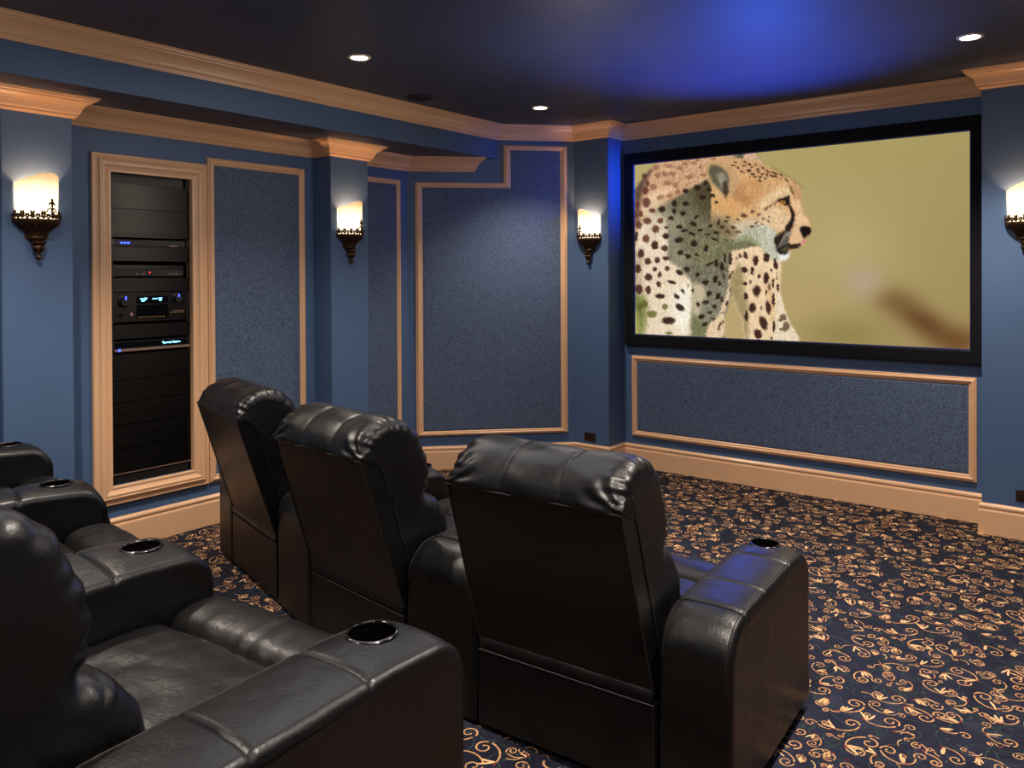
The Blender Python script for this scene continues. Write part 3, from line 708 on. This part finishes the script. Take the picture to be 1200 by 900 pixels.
me.loops.add(Q.size); me.loops.foreach_set('vertex_index',Q.astype(np.int32).ravel()); me.polygons.add(len(Q)); me.polygons.foreach_set('loop_start',np.arange(0,Q.size,4,dtype=np.int32))
me.update(calc_edges=True)
at=me.color_attributes.new('picture','FLOAT_COLOR','POINT')
at.data.foreach_set('color',np.concatenate([imgl,np.ones((NY,NX,1))],-1).astype(np.float32).ravel())
ms,nt,b=new_mat('projected_picture'); an=nt.nodes.new('ShaderNodeAttribute'); an.attribute_name='picture'
nt.links.new(an.outputs['Color'],b.inputs['Emission Color']); b.inputs['Emission Strength'].default_value=1.0; b.inputs['Base Color'].default_value=(.001,.001,.001,1); b.inputs['Roughness'].default_value=.9; b.inputs['Specular IOR Level'].default_value=0
me.materials.append(ms); so=bpy.data.objects.new('screen_surface',me); col.objects.link(so); so.parent=e

# ------------------------------------------------------------------ sconces
def make_sconce(loc,rz,label,mirror=False):
    """origin on the wall at the rim of the metal cup; +y points away from the wall into the room"""
    e=empty('wall_sconce',loc,rz)
    tag(e,label,'wall lamp','glowing half round wall sconces on the pillars')
    # shade: half round glass, wavy top
    n=40; r0=.110; prof=[]; V=[];F=[]; m=12
    for i in range(n+1):
        a=math.pi*i/n; t=i/n
        tt=1-t if mirror else t; u_=tt/.64; top=.205+.058*(u_*u_*(3-2*u_) if u_<1 else 1-((tt-.64)/.36)**2*.85)
        for j in range(m+1):
            q=j/m; z=.0+top*q; r=r0*(.93+.10*q-.03*q*q)
            V.append((r*math.cos(a),.004+r*math.sin(a)*.80,z))
    for i in range(n):
        for j in range(m): a_=i*(m+1)+j; F.append((a_,a_+m+1,a_+m+2,a_+1))
    sh=mesh_obj('lamp_shade',V,F,M_shade,e,True); sh.modifiers.new('s','SOLIDIFY').thickness=.004
    # cup
    b_=MB()
    b_.lathe([(.012,-.120),(.030,-.116),(.040,-.108),(.050,-.100),(.053,-.094),(.046,-.088),(.047,-.078),(.053,-.066),(.062,-.054),(.076,-.042),(.092,-.031),(.106,-.022),(.112,-.016),(.120,-.011),(.121,-.002),(.112,.003),(.106,0),(.0001,-.006)],n=36,a0=0,a1=math.pi,M=Matrix.Diagonal((1,.82,1,1)))
    for k in range(9):   # acanthus ribs on the cup
        a=math.pi*(k+.5)/9
        P=[(.110,-.020),(.090,-.033),(.070,-.047),(.055,-.066),(.047,-.086)]
        b_.tube([(r*1.02*math.cos(a),r*1.02*.82*math.sin(a),z) for r,z in P],[.003,.0055,.006,.005,.003],6)
    b_.build('metal_cup',M_bronze,e,smooth=True,sharp=50)
    b_=MB(); c=(0,.030,0)
    b_.lathe([(.002,-.215),(.010,-.212),(.016,-.203),(.014,-.193),(.008,-.187),(.011,-.182),(.010,-.176),(.018,-.168),(.026,-.158),(.028,-.146),(.022,-.136),(.030,-.130),(.036,-.122),(.036,-.114),(.02,-.110)],c,n=24)
    for k in range(8):
        a=2*math.pi*k/8; b_.tube([(.018*math.cos(a),.03+.018*math.sin(a),-.170),(.028*math.cos(a),.03+.028*math.sin(a),-.150),(.024*math.cos(a),.03+.024*math.sin(a),-.136)],[.003,.005,.003],5)
    b_.build('finial',M_bronze,e,smooth=True,sharp=50)
    # filigree crown around the glass
    b_=MB()
    def onr(a,z,dr=0): r=.114+dr; return (r*math.cos(a),.004+r*.81*math.sin(a),z)
    b_.tube([onr(math.pi*k/30,.004) for k in range(31)],.005,6)
    K=7
    for k in range(K):
        ac=math.pi*(k+.5)/K; hw=math.pi/K*.5
        # two facing C scrolls and a small trefoil in each bay
        for s in(-1,1):
            pts=[]
            for q in range(13):
                t=q/12; an=ac+s*hw*(1-.75*math.sin(t*math.pi*.62)); z=.006+.046*t-.012*math.sin(t*math.pi)*s*0+ (.006*math.sin(t*9))
                pts.append(onr(an,z,.002))
            b_.tube(pts,[.0052-.0028*t/12 for t in range(13)],5)
            b_.ball(onr(ac+s*hw*.82,.030,.002),.0075,6)
        for s in(-1,1):   # curled leaf tips rolling outward from the bay centre
            b_.tube([onr(ac+s*(.03+.10*math.sin(t*3.6)*t),.010+.040*math.sin(t*2.4),.003) for t in np.linspace(0,1.25,12)],[.0048-.0028*q/11 for q in range(12)],5)
        b_.ball(onr(ac,.040 if k%2 else .030,.003),.0075,6,sc=(1,1,1.25))
        if k%2==1:
            for s in(-1,1): b_.ball(onr(ac+s*.075,.034,.003),.0055,6)
    # tall central fleur
    a=math.pi*(.36 if mirror else .64)
    b_.tube([onr(a,.05),onr(a,.075),onr(a,.118)],[.004,.0035,.002],5)
    b_.ball(onr(a,.108),.007,6,sc=(1,.8,2.3))
    for s in(-1,1): b_.tube([onr(a,.088),onr(a+s*.07,.098),onr(a+s*.15,.092),onr(a+s*.20,.084)],[.006,.0065,.005,.002],5)
    b_.ball(onr(a,.080),.006,6,sc=(1,1,1.4))
    for s in(-1,1): b_.tube([onr(a,.052),onr(a+s*.10,.070),onr(a+s*.22,.062),onr(a+s*.30,.040)],[.0035,.004,.004,.003],5)
    b_.build('filigree_crown',M_bronze,e,smooth=True,sharp=60)
    b_=MB(); b_.box(-.06,.06,0,.008,-.10,.10); bev(b_.build('back_plate',M_bronze,e),.003)
    L=bpy.data.lights.new('sconce_bulb','POINT'); L.energy=8; L.color=(1,.60,.32); L.shadow_soft_size=.022
    lo=bpy.data.objects.new('sconce_bulb',L); col.objects.link(lo); lo.location=(0,.05,.11); lo.parent=e
    return e
SZ=2.0
make_sconce((pd,-4.290,SZ),-R(90),'lit wall sconce on the left pillar beside the equipment rack')
make_sconce((pd,-2.105,SZ),-R(90),'lit wall sconce on the middle pillar right of the tall fabric panel')
make_sconce((1.205,-pd3,SZ),R(180),'lit wall sconce on the pillar just left of the screen',True)
make_sconce((4.455,-pd4,SZ),R(180),'lit wall sconce on the pillar right of the screen')

# ------------------------------------------------------------------ recessed lights
def downlight(x,y,label,power=60,vis=True,ang=110):
    e=empty('recessed_light',(x,y,H)); tag(e,label,'ceiling light','round recessed ceiling lights')
    m=MB(); m.lathe([(.052,-.001),(.050,-.006),(.062,-.008),(.068,-.004),(.070,0)],n=32); m.build('trim_ring',M_white,e,smooth=True)
    m=MB(); m.lathe([(.0001,-.004),(.03,-.0045),(.05,-.003)],n=32); m.build('lamp',M_can,e,smooth=True)
    L=bpy.data.lights.new('downlight_lamp','SPOT'); L.energy=power*2.7; L.color=(1,.87,.74); L.spot_size=R(ang); L.spot_blend=.7; L.shadow_soft_size=.045
    lo=bpy.data.objects.new('downlight_lamp',L); col.objects.link(lo); lo.location=(0,0,-.02); lo.parent=e
downlight(1.315,-2.938,'bright round recessed light in the ceiling nearest the left soffit',48)
downlight(1.306,-1.111,'small round recessed light above the angled corner wall',50)
downlight(4.27,-1.095,'round recessed light in the ceiling above the right end of the screen',95)
downlight(4.30,-2.95,'recessed light over the front right recliner, beyond the top of the photo',110)
downlight(1.315,-4.80,'recessed light over the back left recliner, beyond the top of the photo',90)
downlight(4.30,-4.80,'recessed light over the back right recliner, beyond the top of the photo',90)
downlight(2.8,-6.6,'recessed light behind the second row of recliners',110)
downlight(5.3,-6.9,'recessed light in the rear right of the ceiling',80)
# ceiling speaker
e=empty('ceiling_speaker',(.82,-1.95,H)); tag(e,'small round dark ceiling grille beside the soffit crown moulding','speaker')
m=MB(); m.lathe([(.085,0),(.098,-.004),(.10,-.006),(.096,-.008),(.088,-.006)],n=32); m.build('rim',M_ceil,e,smooth=True)
m=MB(); m.lathe([(.0001,-.004),(.086,-.004)],n=32); m.build('grille',M_void,e)

# ------------------------------------------------------------------ recliners
def arc_corner(p,q,s,r,n=6):
    """fillet corner q of polyline p-q-s"""
    p,q,s=Vector(p),Vector(q),Vector(s); a=(p-q).normalized(); b=(s-q).normalized(); ang=a.angle(b); d=r/math.tan(ang/2)
    A=q+a*d; B=q+b*d; c=q+(a+b).normalized()*(r/math.sin(ang/2)); out=[]
    va=A-c; vb=B-c; th=va.angle(vb); sg=1 if va.cross(vb)>0 else -1
    for i in range(n+1):
        t=sg*th*i/n; out.append((c.x+va.x*math.cos(t)-va.y*math.sin(t), c.y+va.x*math.sin(t)+va.y*math.cos(t)))
    return out
AW=.245; SW=.728; AL=.865; AH=.626
def arm_outline(AL=.865):
    pts=[(.0,.035)]
    pts+=arc_corner((0,.03),(0,AH-.01),(AL,AH),.135,12)
    # top with two stitched creases
    def notch(y,z,w=.010,d=.006): return [(y-w*1.6,z+.002),(y-w*.6,z-.0005),(y,z-d),(y+w*.6,z-.0005),(y+w*1.6,z+.002)]
    pts+=notch(.150,AH-.008); pts+=[(.2,AH-.004),(.27,AH-.003)]
    pts+=notch(.345,AH-.002); pts+=[(.45,AH),(.56,AH+.003)]; pts+=notch(.625,AH+.002); pts+=[(.68,AH+.005)]
    pts+=arc_corner((.7,AH),(AL,AH-.004),(AL+.006,.03),.105,12)
    pts+=[(AL,.4),(AL-.002,.2),(AL-.01,.035)]
    return pts
def offset_poly(P,d):
    n=len(P);out=[]
    for i in range(n):
        p=Vector(P[i-1]);q=Vector(P[i]);s=Vector(P[(i+1)%n]); t=(s-p).normalized(); nn=Vector((t.y,-t.x)); out.append((q.x+nn.x*d,q.y+nn.y*d))
    return out
def make_arm(parent, fl, fr, rl, rr, cl=.5, AL=.865):
    cup=True
    """corners: front-left, front-right, rear-left, rear-right (x,y local)"""
    P=arm_outline(AL); n=len(P)
    er=.026; rings=[]
    for k in range(6):
        a=k/5*math.pi/2; rings.append((er*(1-math.sin(a)) , er*(1-math.cos(a))))   # (lateral pos from side, inset)
    secs=[(s,ins) for s,ins in rings[::-1]]
    secs=[(er*(1-math.cos(k/5*math.pi/2)), er*(1-math.sin(k/5*math.pi/2))) for k in range(6)]
    V=[];F=[]
    def mp(y,z,lat):  # lat 0..1
        s=y/AL; lx=rl[0]+(fl[0]-rl[0])*s; ly=rl[1]+(fl[1]-rl[1])*s; rx=rr[0]+(fr[0]-rr[0])*s; ry=rr[1]+(fr[1]-rr[1])*s
        return (lx+(rx-lx)*lat, ly+(ry-ly)*lat, z)
    wid=.5*(math.hypot(fl[0]-fr[0],fl[1]-fr[1])+math.hypot(rl[0]-rr[0],rl[1]-rr[1]))
    lats=[(s/wid,ins,0) for s,ins in secs]
    for t in(.2,.35,.5,.65,.8): lats.append((t,0,.008*(1-((t-.5)/.5)**2)))
    lats+=[(1-s/wid,ins,0) for s,ins in secs[::-1]]
    P0=P[::1]
    for lat,ins,cr in lats:
        Q=offset_poly(P0,ins*1.0)
        for (y,z) in Q: V.append(mp(y,max(.033,z)+((cr*(1+1.5*math.exp(-((y-.757)/.085)**2))) if z>.5 else 0),lat))
    L=len(lats)
    for i in range(L-1):
        for k in range(n): F.append((i*n+k,i*n+(k+1)%n,(i+1)*n+(k+1)%n,(i+1)*n+k))
    F.append(tuple(range(n))); F.append(tuple(range((L-1)*n,L*n))[::-1])
    # feather the big side skins: keep n-gons planar
    o=mesh_obj('armrest',V,F,M_lea,parent,True,sharp=45)
    # seams: raised welt along each upper edge
    cyl=.757
    cx,cy,_=mp(cyl,0,cl)
    if cup:
        cm=MB(); cm.lathe([(.0001,-.08),(.0515,-.08),(.0515,.08),(.0001,.08)],(cx,cy,AH),40); cut=cm.build('tmp',M_cupin)
        cut.parent=parent
        bpy.context.view_layer.update()
        md=o.modifiers.new('b','BOOLEAN'); md.operation='DIFFERENCE'; md.object=cut; md.solver='EXACT'
        dg=bpy.context.evaluated_depsgraph_get(); me=bpy.data.meshes.new_from_object(o.evaluated_get(dg)); o.modifiers.clear(); o.data=me
        bpy.data.objects.remove(cut)
        me.set_sharp_from_angle(angle=R(45))
    wn=o.modifiers.new('wn','WEIGHTED_NORMAL'); wn.keep_sharp=True
    if cup:
        zt=AH+.018
        cm=MB(); cm.lathe([(.0490,-.070),(.0500,-.004),(.0505,.0),(.0525,.0022),(.0565,.0018),(.0590,-.0005),(.0590,-.005),(.052,-.006)],(0,0,0),40); c1=cm.build('cup_holder',M_cup,o,smooth=True,sharp=50); c1.location=(cx,cy,zt)
        cm=MB(); cm.lathe([(.0001,-.071),(.0485,-.071),(.0490,-.008)],(0,0,0),32); c2=cm.build('cup_well',M_cupin,o,smooth=True,sharp=50); c2.location=(cx,cy,zt)
    # stitched seam lines: along both top edges
    sm=MB()
    for side in (0,1):
        pts=[]
        for i,(y,z) in enumerate(P):
            if z<.15 and y<.3: continue
            if z<.15: break
            Q=offset_poly(P0,0)[i]
            lat=(er*.75)/wid; lat=lat if side==0 else 1-lat
            pts.append(mp(y+(-.0 if y>.1 else .0),z+.001-.003,lat))
        sm.tube(pts,.0024,5)
    sm.build('seam',M_seam,o,smooth=True)
    return o

def catm(P,k,closed=True):
    n=len(P);out=[]
    for i in range(n):
        p0,p1,p2,p3=[Vector(P[(i+q)%n]) for q in(-1,0,1,2)]
        for t in range(k):
            t/=k; v=.5*((2*p1)+(-p0+p2)*t+(2*p0-5*p1+4*p2-p3)*t*t+(-p0+3*p1-3*p2+p3)*t**3); out.append((v.x,v.y))
    return out
def pillow(name,prof,hw,er,parent,disp=None,kseg=6,nx=44,mat=None,insf=None,xf=None):
    """profile in (y,z) swept over x in [-hw,hw] with rounded ends; disp(x,y,z,s)->normal offset"""
    P=catm(prof,kseg); n=len(P)
    cxm=sum(p[0] for p in P)/n; czm=sum(p[1] for p in P)/n
    area=sum(P[i][0]*P[(i+1)%n][1]-P[(i+1)%n][0]*P[i][1] for i in range(n))
    sg=1 if area>0 else -1
    N=[]
    for i in range(n):
        p=Vector(P[i-1]);s=Vector(P[(i+1)%n]); t=(s-p).normalized(); N.append((t.y*sg,-t.x*sg))
    xs=[]
    for k in range(9): a=k/8*math.pi/2; xs.append((-hw+er*(1-math.sin(math.pi/2-a)*1.0) if False else -hw+er*(1-math.cos(a)), er*(1-math.sin(a))))
    m=nx
    inner=[(-hw+er+(2*hw-2*er)*i/m,0) for i in range(1,m)]
    secs=xs+inner+[(-x,ins) for x,ins in xs[::-1]]
    V=[];F=[]
    for x,ins in secs:
        for i,(y,z) in enumerate(P):
            d=-ins*(insf(y,z) if insf else 1)
            if disp: d+=disp(x,y,z,i/n)
            V.append((x*(xf(z) if xf else 1),y+N[i][0]*d,z+N[i][1]*d))
    L=len(secs)
    for i in range(L-1):
        for k in range(n): F.append((i*n+k,i*n+(k+1)%n,(i+1)*n+(k+1)%n,(i+1)*n+k))
    F.append(tuple(range(n))); F.append(tuple(range((L-1)*n,L*n))[::-1])
    return mesh_obj(name,V,F,mat or M_lea,parent,True,sharp=60)

BT=R(17.5)   # recline of the back
def tilt(w,v): return (w*math.cos(BT)-v*math.sin(BT)+.006, .352+v*math.cos(BT)+w*math.sin(BT))
def gauss(x,s): return math.exp(-(x/s)**2)
S1,S2=-.115,.115
def back_disp(x,y,z,s):
    d=0
    # thirds: puffed panels and stitched grooves
    hwk=.35
    for a,b in((-hwk,S1),(S1,S2),(S2,hwk)):
        if a<=x<=b:
            t=(x-a)/(b-a)*2-1; d+=.007*(1-t*t)
    d-=.005*(gauss(x-S1,.006)+gauss(x-S2,.006))
    # horizontal gathers toward the sides, running round the front
    ed=max(0,(abs(x)-.20)/.15)
    w=noise.noise(Vector((x*4,y*26,z*26+7)))
    d+=ed*.007*w
    d+=.006*noise.noise(Vector((x*9,y*13,z*13)))
    # fine puckers along the side welt
    d+=ed*ed*.0026*math.sin(s*190+6*noise.noise(Vector((x*5,y*8,z*8))))
    # radiating wrinkles above the rear corner seam
    yy=y-.006; zz=z-.352; w_=yy*math.cos(BT)+zz*math.sin(BT); v_=-yy*math.sin(BT)+zz*math.cos(BT)
    if v_>.6:
        r1=math.hypot(w_,v_-.648); r2=.352-abs(x); rr=math.hypot(r1,r2); an=math.atan2(r1,r2+1e-4)
        d+=.0040*math.sin(an*13+3*noise.noise(Vector((x*6,rr*7,2))))*math.exp(-((rr-.085)/.075)**2)*(1-gauss(rr,.02))
    return d
def back_ins(y,z):
    yy=y-.006; zz=z-.352; w_=yy*math.cos(BT)+zz*math.sin(BT); v_=-yy*math.sin(BT)+zz*math.cos(BT)
    a=min(1,max(0,(w_-.10)/.12)); b=min(1,max(0,(v_-.655)/.05)); return max(a*a*(3-2*a),b*b*(3-2*b)*.8)
def make_recliner(name,label,group,loc,rz,lw=(0,0,0,0),has_left=None,has_right=None):
    e=empty(name,loc,rz); tag(e,label,'recliner',group)
    hwid=SW/2
    # outer back shell
    prof=[(0,0),(.0,.30),(.0,.60),(.002,.645),(.030,.672),(.075,.672),(.080,.60),(.080,.3),(.080,.0),(.035,-.006)]
    PR=[tilt(a,b) for a,b in prof]
    # slab with crisp outer edges
    V=[];F=[];n=len(PR)
    for x,i_ in((-.350,.006),(-.346,0),(.346,0),(.350,.006)):
        V+=[(x*(1-.03*max(0,z-.35)/.65),y+(i_ if j<5 else -i_),z) for j,(y,z) in enumerate(PR)]
    for i in range(3):
        for k in range(n): F.append((i*n+k,i*n+(k+1)%n,(i+1)*n+(k+1)%n,(i+1)*n+k))
    F.append(tuple(range(n))); F.append(tuple(range(3*n,4*n))[::-1])
    sh=mesh_obj('back_shell',V,F,M_lea,e,True,sharp=25)
    sm=MB()
    top=[tilt(-.001,.645)]; 
    sm.tube([(x,top[0][0]-.001,top[0][1]) for x in np.linspace(-.339,.339,12)],.0032,6)
    for s in(-1,1): sm.tube([(s*.349*(1-.03*v/.67),*tilt(-.001,v)) for v in np.linspace(0,.645,12)],.003,6); sm.tube([(s*.3515*(1-.03*v/.67),*tilt(.080,v)) for v in np.linspace(.05,.66,12)],.0028,6)
    sm.build('welt_seam',M_seam,sh,smooth=True)
    # pillow-top back cushion
    bp=[(.030,.634),(.000,.647),(.010,.672),(.040,.705),(.085,.729),(.145,.738),(.210,.724),(.262,.688),(.298,.625),(.313,.545),(.308,.465),(.286,.400),(.250,.362),(.296,.325),(.323,.265),(.330,.195),(.302,.115),(.205,.080),(.120,.070),(.082,.12),(.081,.35),(.081,.56)]
    pillow('back_cushion',[tilt(a,b) for a,b in bp],.352,.055,e,back_disp,10,60,None,back_ins,lambda z:1-.03*max(0,z-.35)/.65)
    # seat
    def sdisp(x,y,z,s):
        return .010*(1-(x/.36)**2)*(1 if z>.42 else 0)+.004*noise.noise(Vector((x*9,y*22,z*6)))+.003*noise.noise(Vector((x*24,y*9,3)))
    pillow('seat_cushion',[(.20,.32),(.17,.40),(.20,.455),(.32,.475),(.46,.482),(.58,.482),(.645,.472),(.672,.445),(.676,.40),(.672,.33),(.6,.30),(.4,.30)],.357,.030,e,sdisp,6,40)
    def fdisp(x,y,z,s):
        d=.012*(1-(x/.36)**2)-.003*gauss(x,.006)
        w=noise.noise(Vector((x*22,y*7+4,z*5))); back=max(0,1-(y-.68)/.12) if z>.4 else 0
        return d+.004*w*(.3+back)+.003*noise.noise(Vector((x*8,y*8,z*8)))
    pillow('footrest',[(.690,.33),(.682,.42),(.686,.462),(.715,.488),(.785,.495),(.850,.478),(.893,.430),(.908,.350),(.905,.230),(.895,.120),(.870,.075),(.82,.06),(.74,.07),(.70,.15)],.356,.030,e,fdisp,6,44)
    # rear lower panel with a folded flap above it
    m=MB(); m.box(-.358,.358,.002,.030,.035,.322); p=bev(m.build('rear_panel',M_lea,e),.006)
    sm=MB(); Yr=-.001
    sm.tube([(-.351,Yr+.003,.045),(-.351,Yr+.003,.314),(.351,Yr+.003,.314),(.351,Yr+.003,.045)],.0028,5); sm.build('welt_seam',M_seam,p,smooth=True)
    fl=pillow('rear_flap',[(.004,.325),(-.004,.335),(-.002,.352),(.008,.368),(.03,.368),(.04,.345),(.03,.325)],.350,.008,e,lambda x,y,z,s:.003*noise.noise(Vector((x*7,0,z*9))),4,40)
    m=MB(); m.box(-.33,.33,.04,.68,.02,.30); m.build('base',M_black,e)
    m=MB()
    for sx in(-.26,.26):
        for yy in(.10,.60): m.lathe([(.0001,0),(.022,0),(.022,.02),(.0001,.02)],(sx,yy,0),12)
    m.build('foot',M_black,e)
    return e
def tow(loc,rz,x,y):
    c,s=math.cos(rz),math.sin(rz); return (loc[0]+x*c-y*s, loc[1]+x*s+y*c)
def toloc(loc,rz,p):
    dx,dy=p[0]-loc[0],p[1]-loc[1]; c,s=math.cos(rz),math.sin(rz); return (dx*c+dy*s,-dx*s+dy*c)
def row(seats,group,z,AL,dy):
    """seats left to right: (x,y,rz,label)"""
    ents=[]; h=SW/2; src=None
    for (x,y,rz,label) in seats:
        if src is None:
            e=make_recliner('recliner',label,group,(x,y,z),rz); src=e
            for ch in e.children:
                ch.location.y+=dy
                if dy and ch.name.startswith('back_'): ch.location.z-=.045; ch.location.y-=.022
        else:
            e=empty('recliner',(x,y,z),rz); tag(e,label,'recliner',group)
            for ch in list(src.children):
                c=ch.copy(); col.objects.link(c); c.parent=e
                for g in ch.children:
                    d=g.copy(); col.objects.link(d); d.parent=c
        ents.append(e)
    bpy.context.view_layer.update()
    for i,(x,y,rz,_) in enumerate(seats):
        L=(x,y)
        # right armrest belongs to this recliner; wedge shaped when another seat follows
        fl=(h,AL);rl=(h,0)
        if i+1<len(seats):
            x2,y2,rz2,_=seats[i+1]; fr=toloc(L,rz,tow((x2,y2),rz2,-h,AL)); rr=toloc(L,rz,tow((x2,y2),rz2,-h,0))
        else: fr=(h+AW,AL); rr=(h+AW,0)
        arms.append((ents[i],fl,fr,rl,rr,.5 if i+1<len(seats) else .42,AL))
        if i==0: arms.append((ents[i],(-h-AW,AL),(-h,AL),(-h-AW,0),(-h,0),.5,AL))
    return ents
arms=[]
row([(1.19,-3.60,-R(14.6),'black leather recliner at the left end of the front row'),
     (2.32,-3.845,-R(6.5),'middle black leather recliner of the front row'),
     (3.44,-3.885,R(3.2),'front row black leather recliner nearest the right, before the screen')],'front row recliners',0,.865,0)
row([(1.10,-5.45,-R(9.5),'black leather recliner at the left edge, far end of the raised row'),
     (2.06,-5.627,-R(9),'black leather recliner in the middle of the raised back row'),
     (3.232,-5.694,R(3),'nearest black leather recliner, on the raised platform at lower left')],'back row recliners',hp,.92,.08)
for a in arms: make_arm(*a)

# ------------------------------------------------------------------ light
def area(name,loc,rot,sx,sy,en,colr):
    L=bpy.data.lights.new(name,'AREA'); L.shape='RECTANGLE'; L.size=sx; L.size_y=sy; L.energy=en; L.color=colr
    o=bpy.data.objects.new(name,L); col.objects.link(o); o.location=loc; o.rotation_euler=rot; return o
# unseen blue spots before the screen, for the glow on ceiling and pillar side
def spot(name,loc,target,en,colr,ang,blend=1,rad=.1):
    L=bpy.data.lights.new(name,'SPOT'); L.energy=en; L.color=colr; L.spot_size=R(ang); L.spot_blend=blend; L.shadow_soft_size=rad
    o=bpy.data.objects.new(name,L); col.objects.link(o); o.location=loc
    o.rotation_euler=(Vector(target)-Vector(loc)).to_track_quat('-Z','Y').to_euler(); return o
spot('unseen_blue_up',(2.9,-.55,1.55),(3.05,-1.35,3.0),330,(.012,.12,1),84)
spot('unseen_blue_pillar',(1.98,-.125,2.50),(1.39,-.13,2.46),38,(.01,.12,1),96)

for fx,fy,en in ((2.2,-3.6,16),(4.6,-5.2,16),(2.2,-6.8,10)):
    area('unseen_room_fill',(fx,fy,2.93),(0,0,0),1.6,1.6,en,(.95,.93,1))  # unseen area lights below the ceiling, added as general fill
for fx,fy,fz,en in ((2.5,-2.3,2.25,12),(4.6,-3.6,2.3,18),(1.6,-5.6,2.3,8)):
    L=bpy.data.lights.new('unseen_soft_fill','POINT'); L.energy=en; L.color=(1,.90,.86); L.shadow_soft_size=.35  # unseen soft point lights added to brighten the crown and upper walls
    lo=bpy.data.objects.new('unseen_soft_fill',L); col.objects.link(lo); lo.location=(fx,fy,fz)
spot('unseen_rack_wash',(4.0,-1.75,2.62),(0,-3.55,1.9),34,(1,.84,.68),64,.8,.05)  # unseen warm spot added to streak the rack and brighten the left wall
spot('unseen_blue_seats',(2.45,-.20,2.05),(3.3,-3.3,.8),34,(.02,.12,1),78,1,.30)  # unseen blue spot added for the blue sheen on armrests and cushions
wd=bpy.data.worlds.new('World'); scene.world=wd; wd.use_nodes=True
wd.node_tree.nodes['Background'].inputs[0].default_value=(.02,.02,.025,1); wd.node_tree.nodes['Background'].inputs[1].default_value=.1

# ------------------------------------------------------------------ camera
cam=bpy.data.cameras.new('camera'); co=bpy.data.objects.new('camera',cam); col.objects.link(co)
yaw,pit,rol=R(-37.7382),R(-.4188),R(.2833)
R0=Vector((math.cos(yaw),-math.sin(yaw),0)); F0=Vector((math.sin(yaw),math.cos(yaw),0)); Z0=Vector((0,0,1))
Fw=F0*math.cos(pit)+Z0*math.sin(pit); U0=-F0*math.sin(pit)+Z0*math.cos(pit)
Rt=R0*math.cos(rol)-U0*math.sin(rol); Up=R0*math.sin(rol)+U0*math.cos(rol)
Mx_=Matrix((Rt,Up,-Fw)).transposed().to_4x4(); Mx_.translation=(5.0107,-6.0936,1.6878); co.matrix_world=Mx_
cam.sensor_width=36; cam.lens=928.19/1200*36; cam.shift_x=-(616.09-600)/1200; cam.shift_y=-120.61/1200; cam.clip_start=.05
scene.camera=co
scene.view_settings.view_transform='Standard'; scene.view_settings.look='None'; scene.view_settings.exposure=0
scene.cycles.max_bounces=8
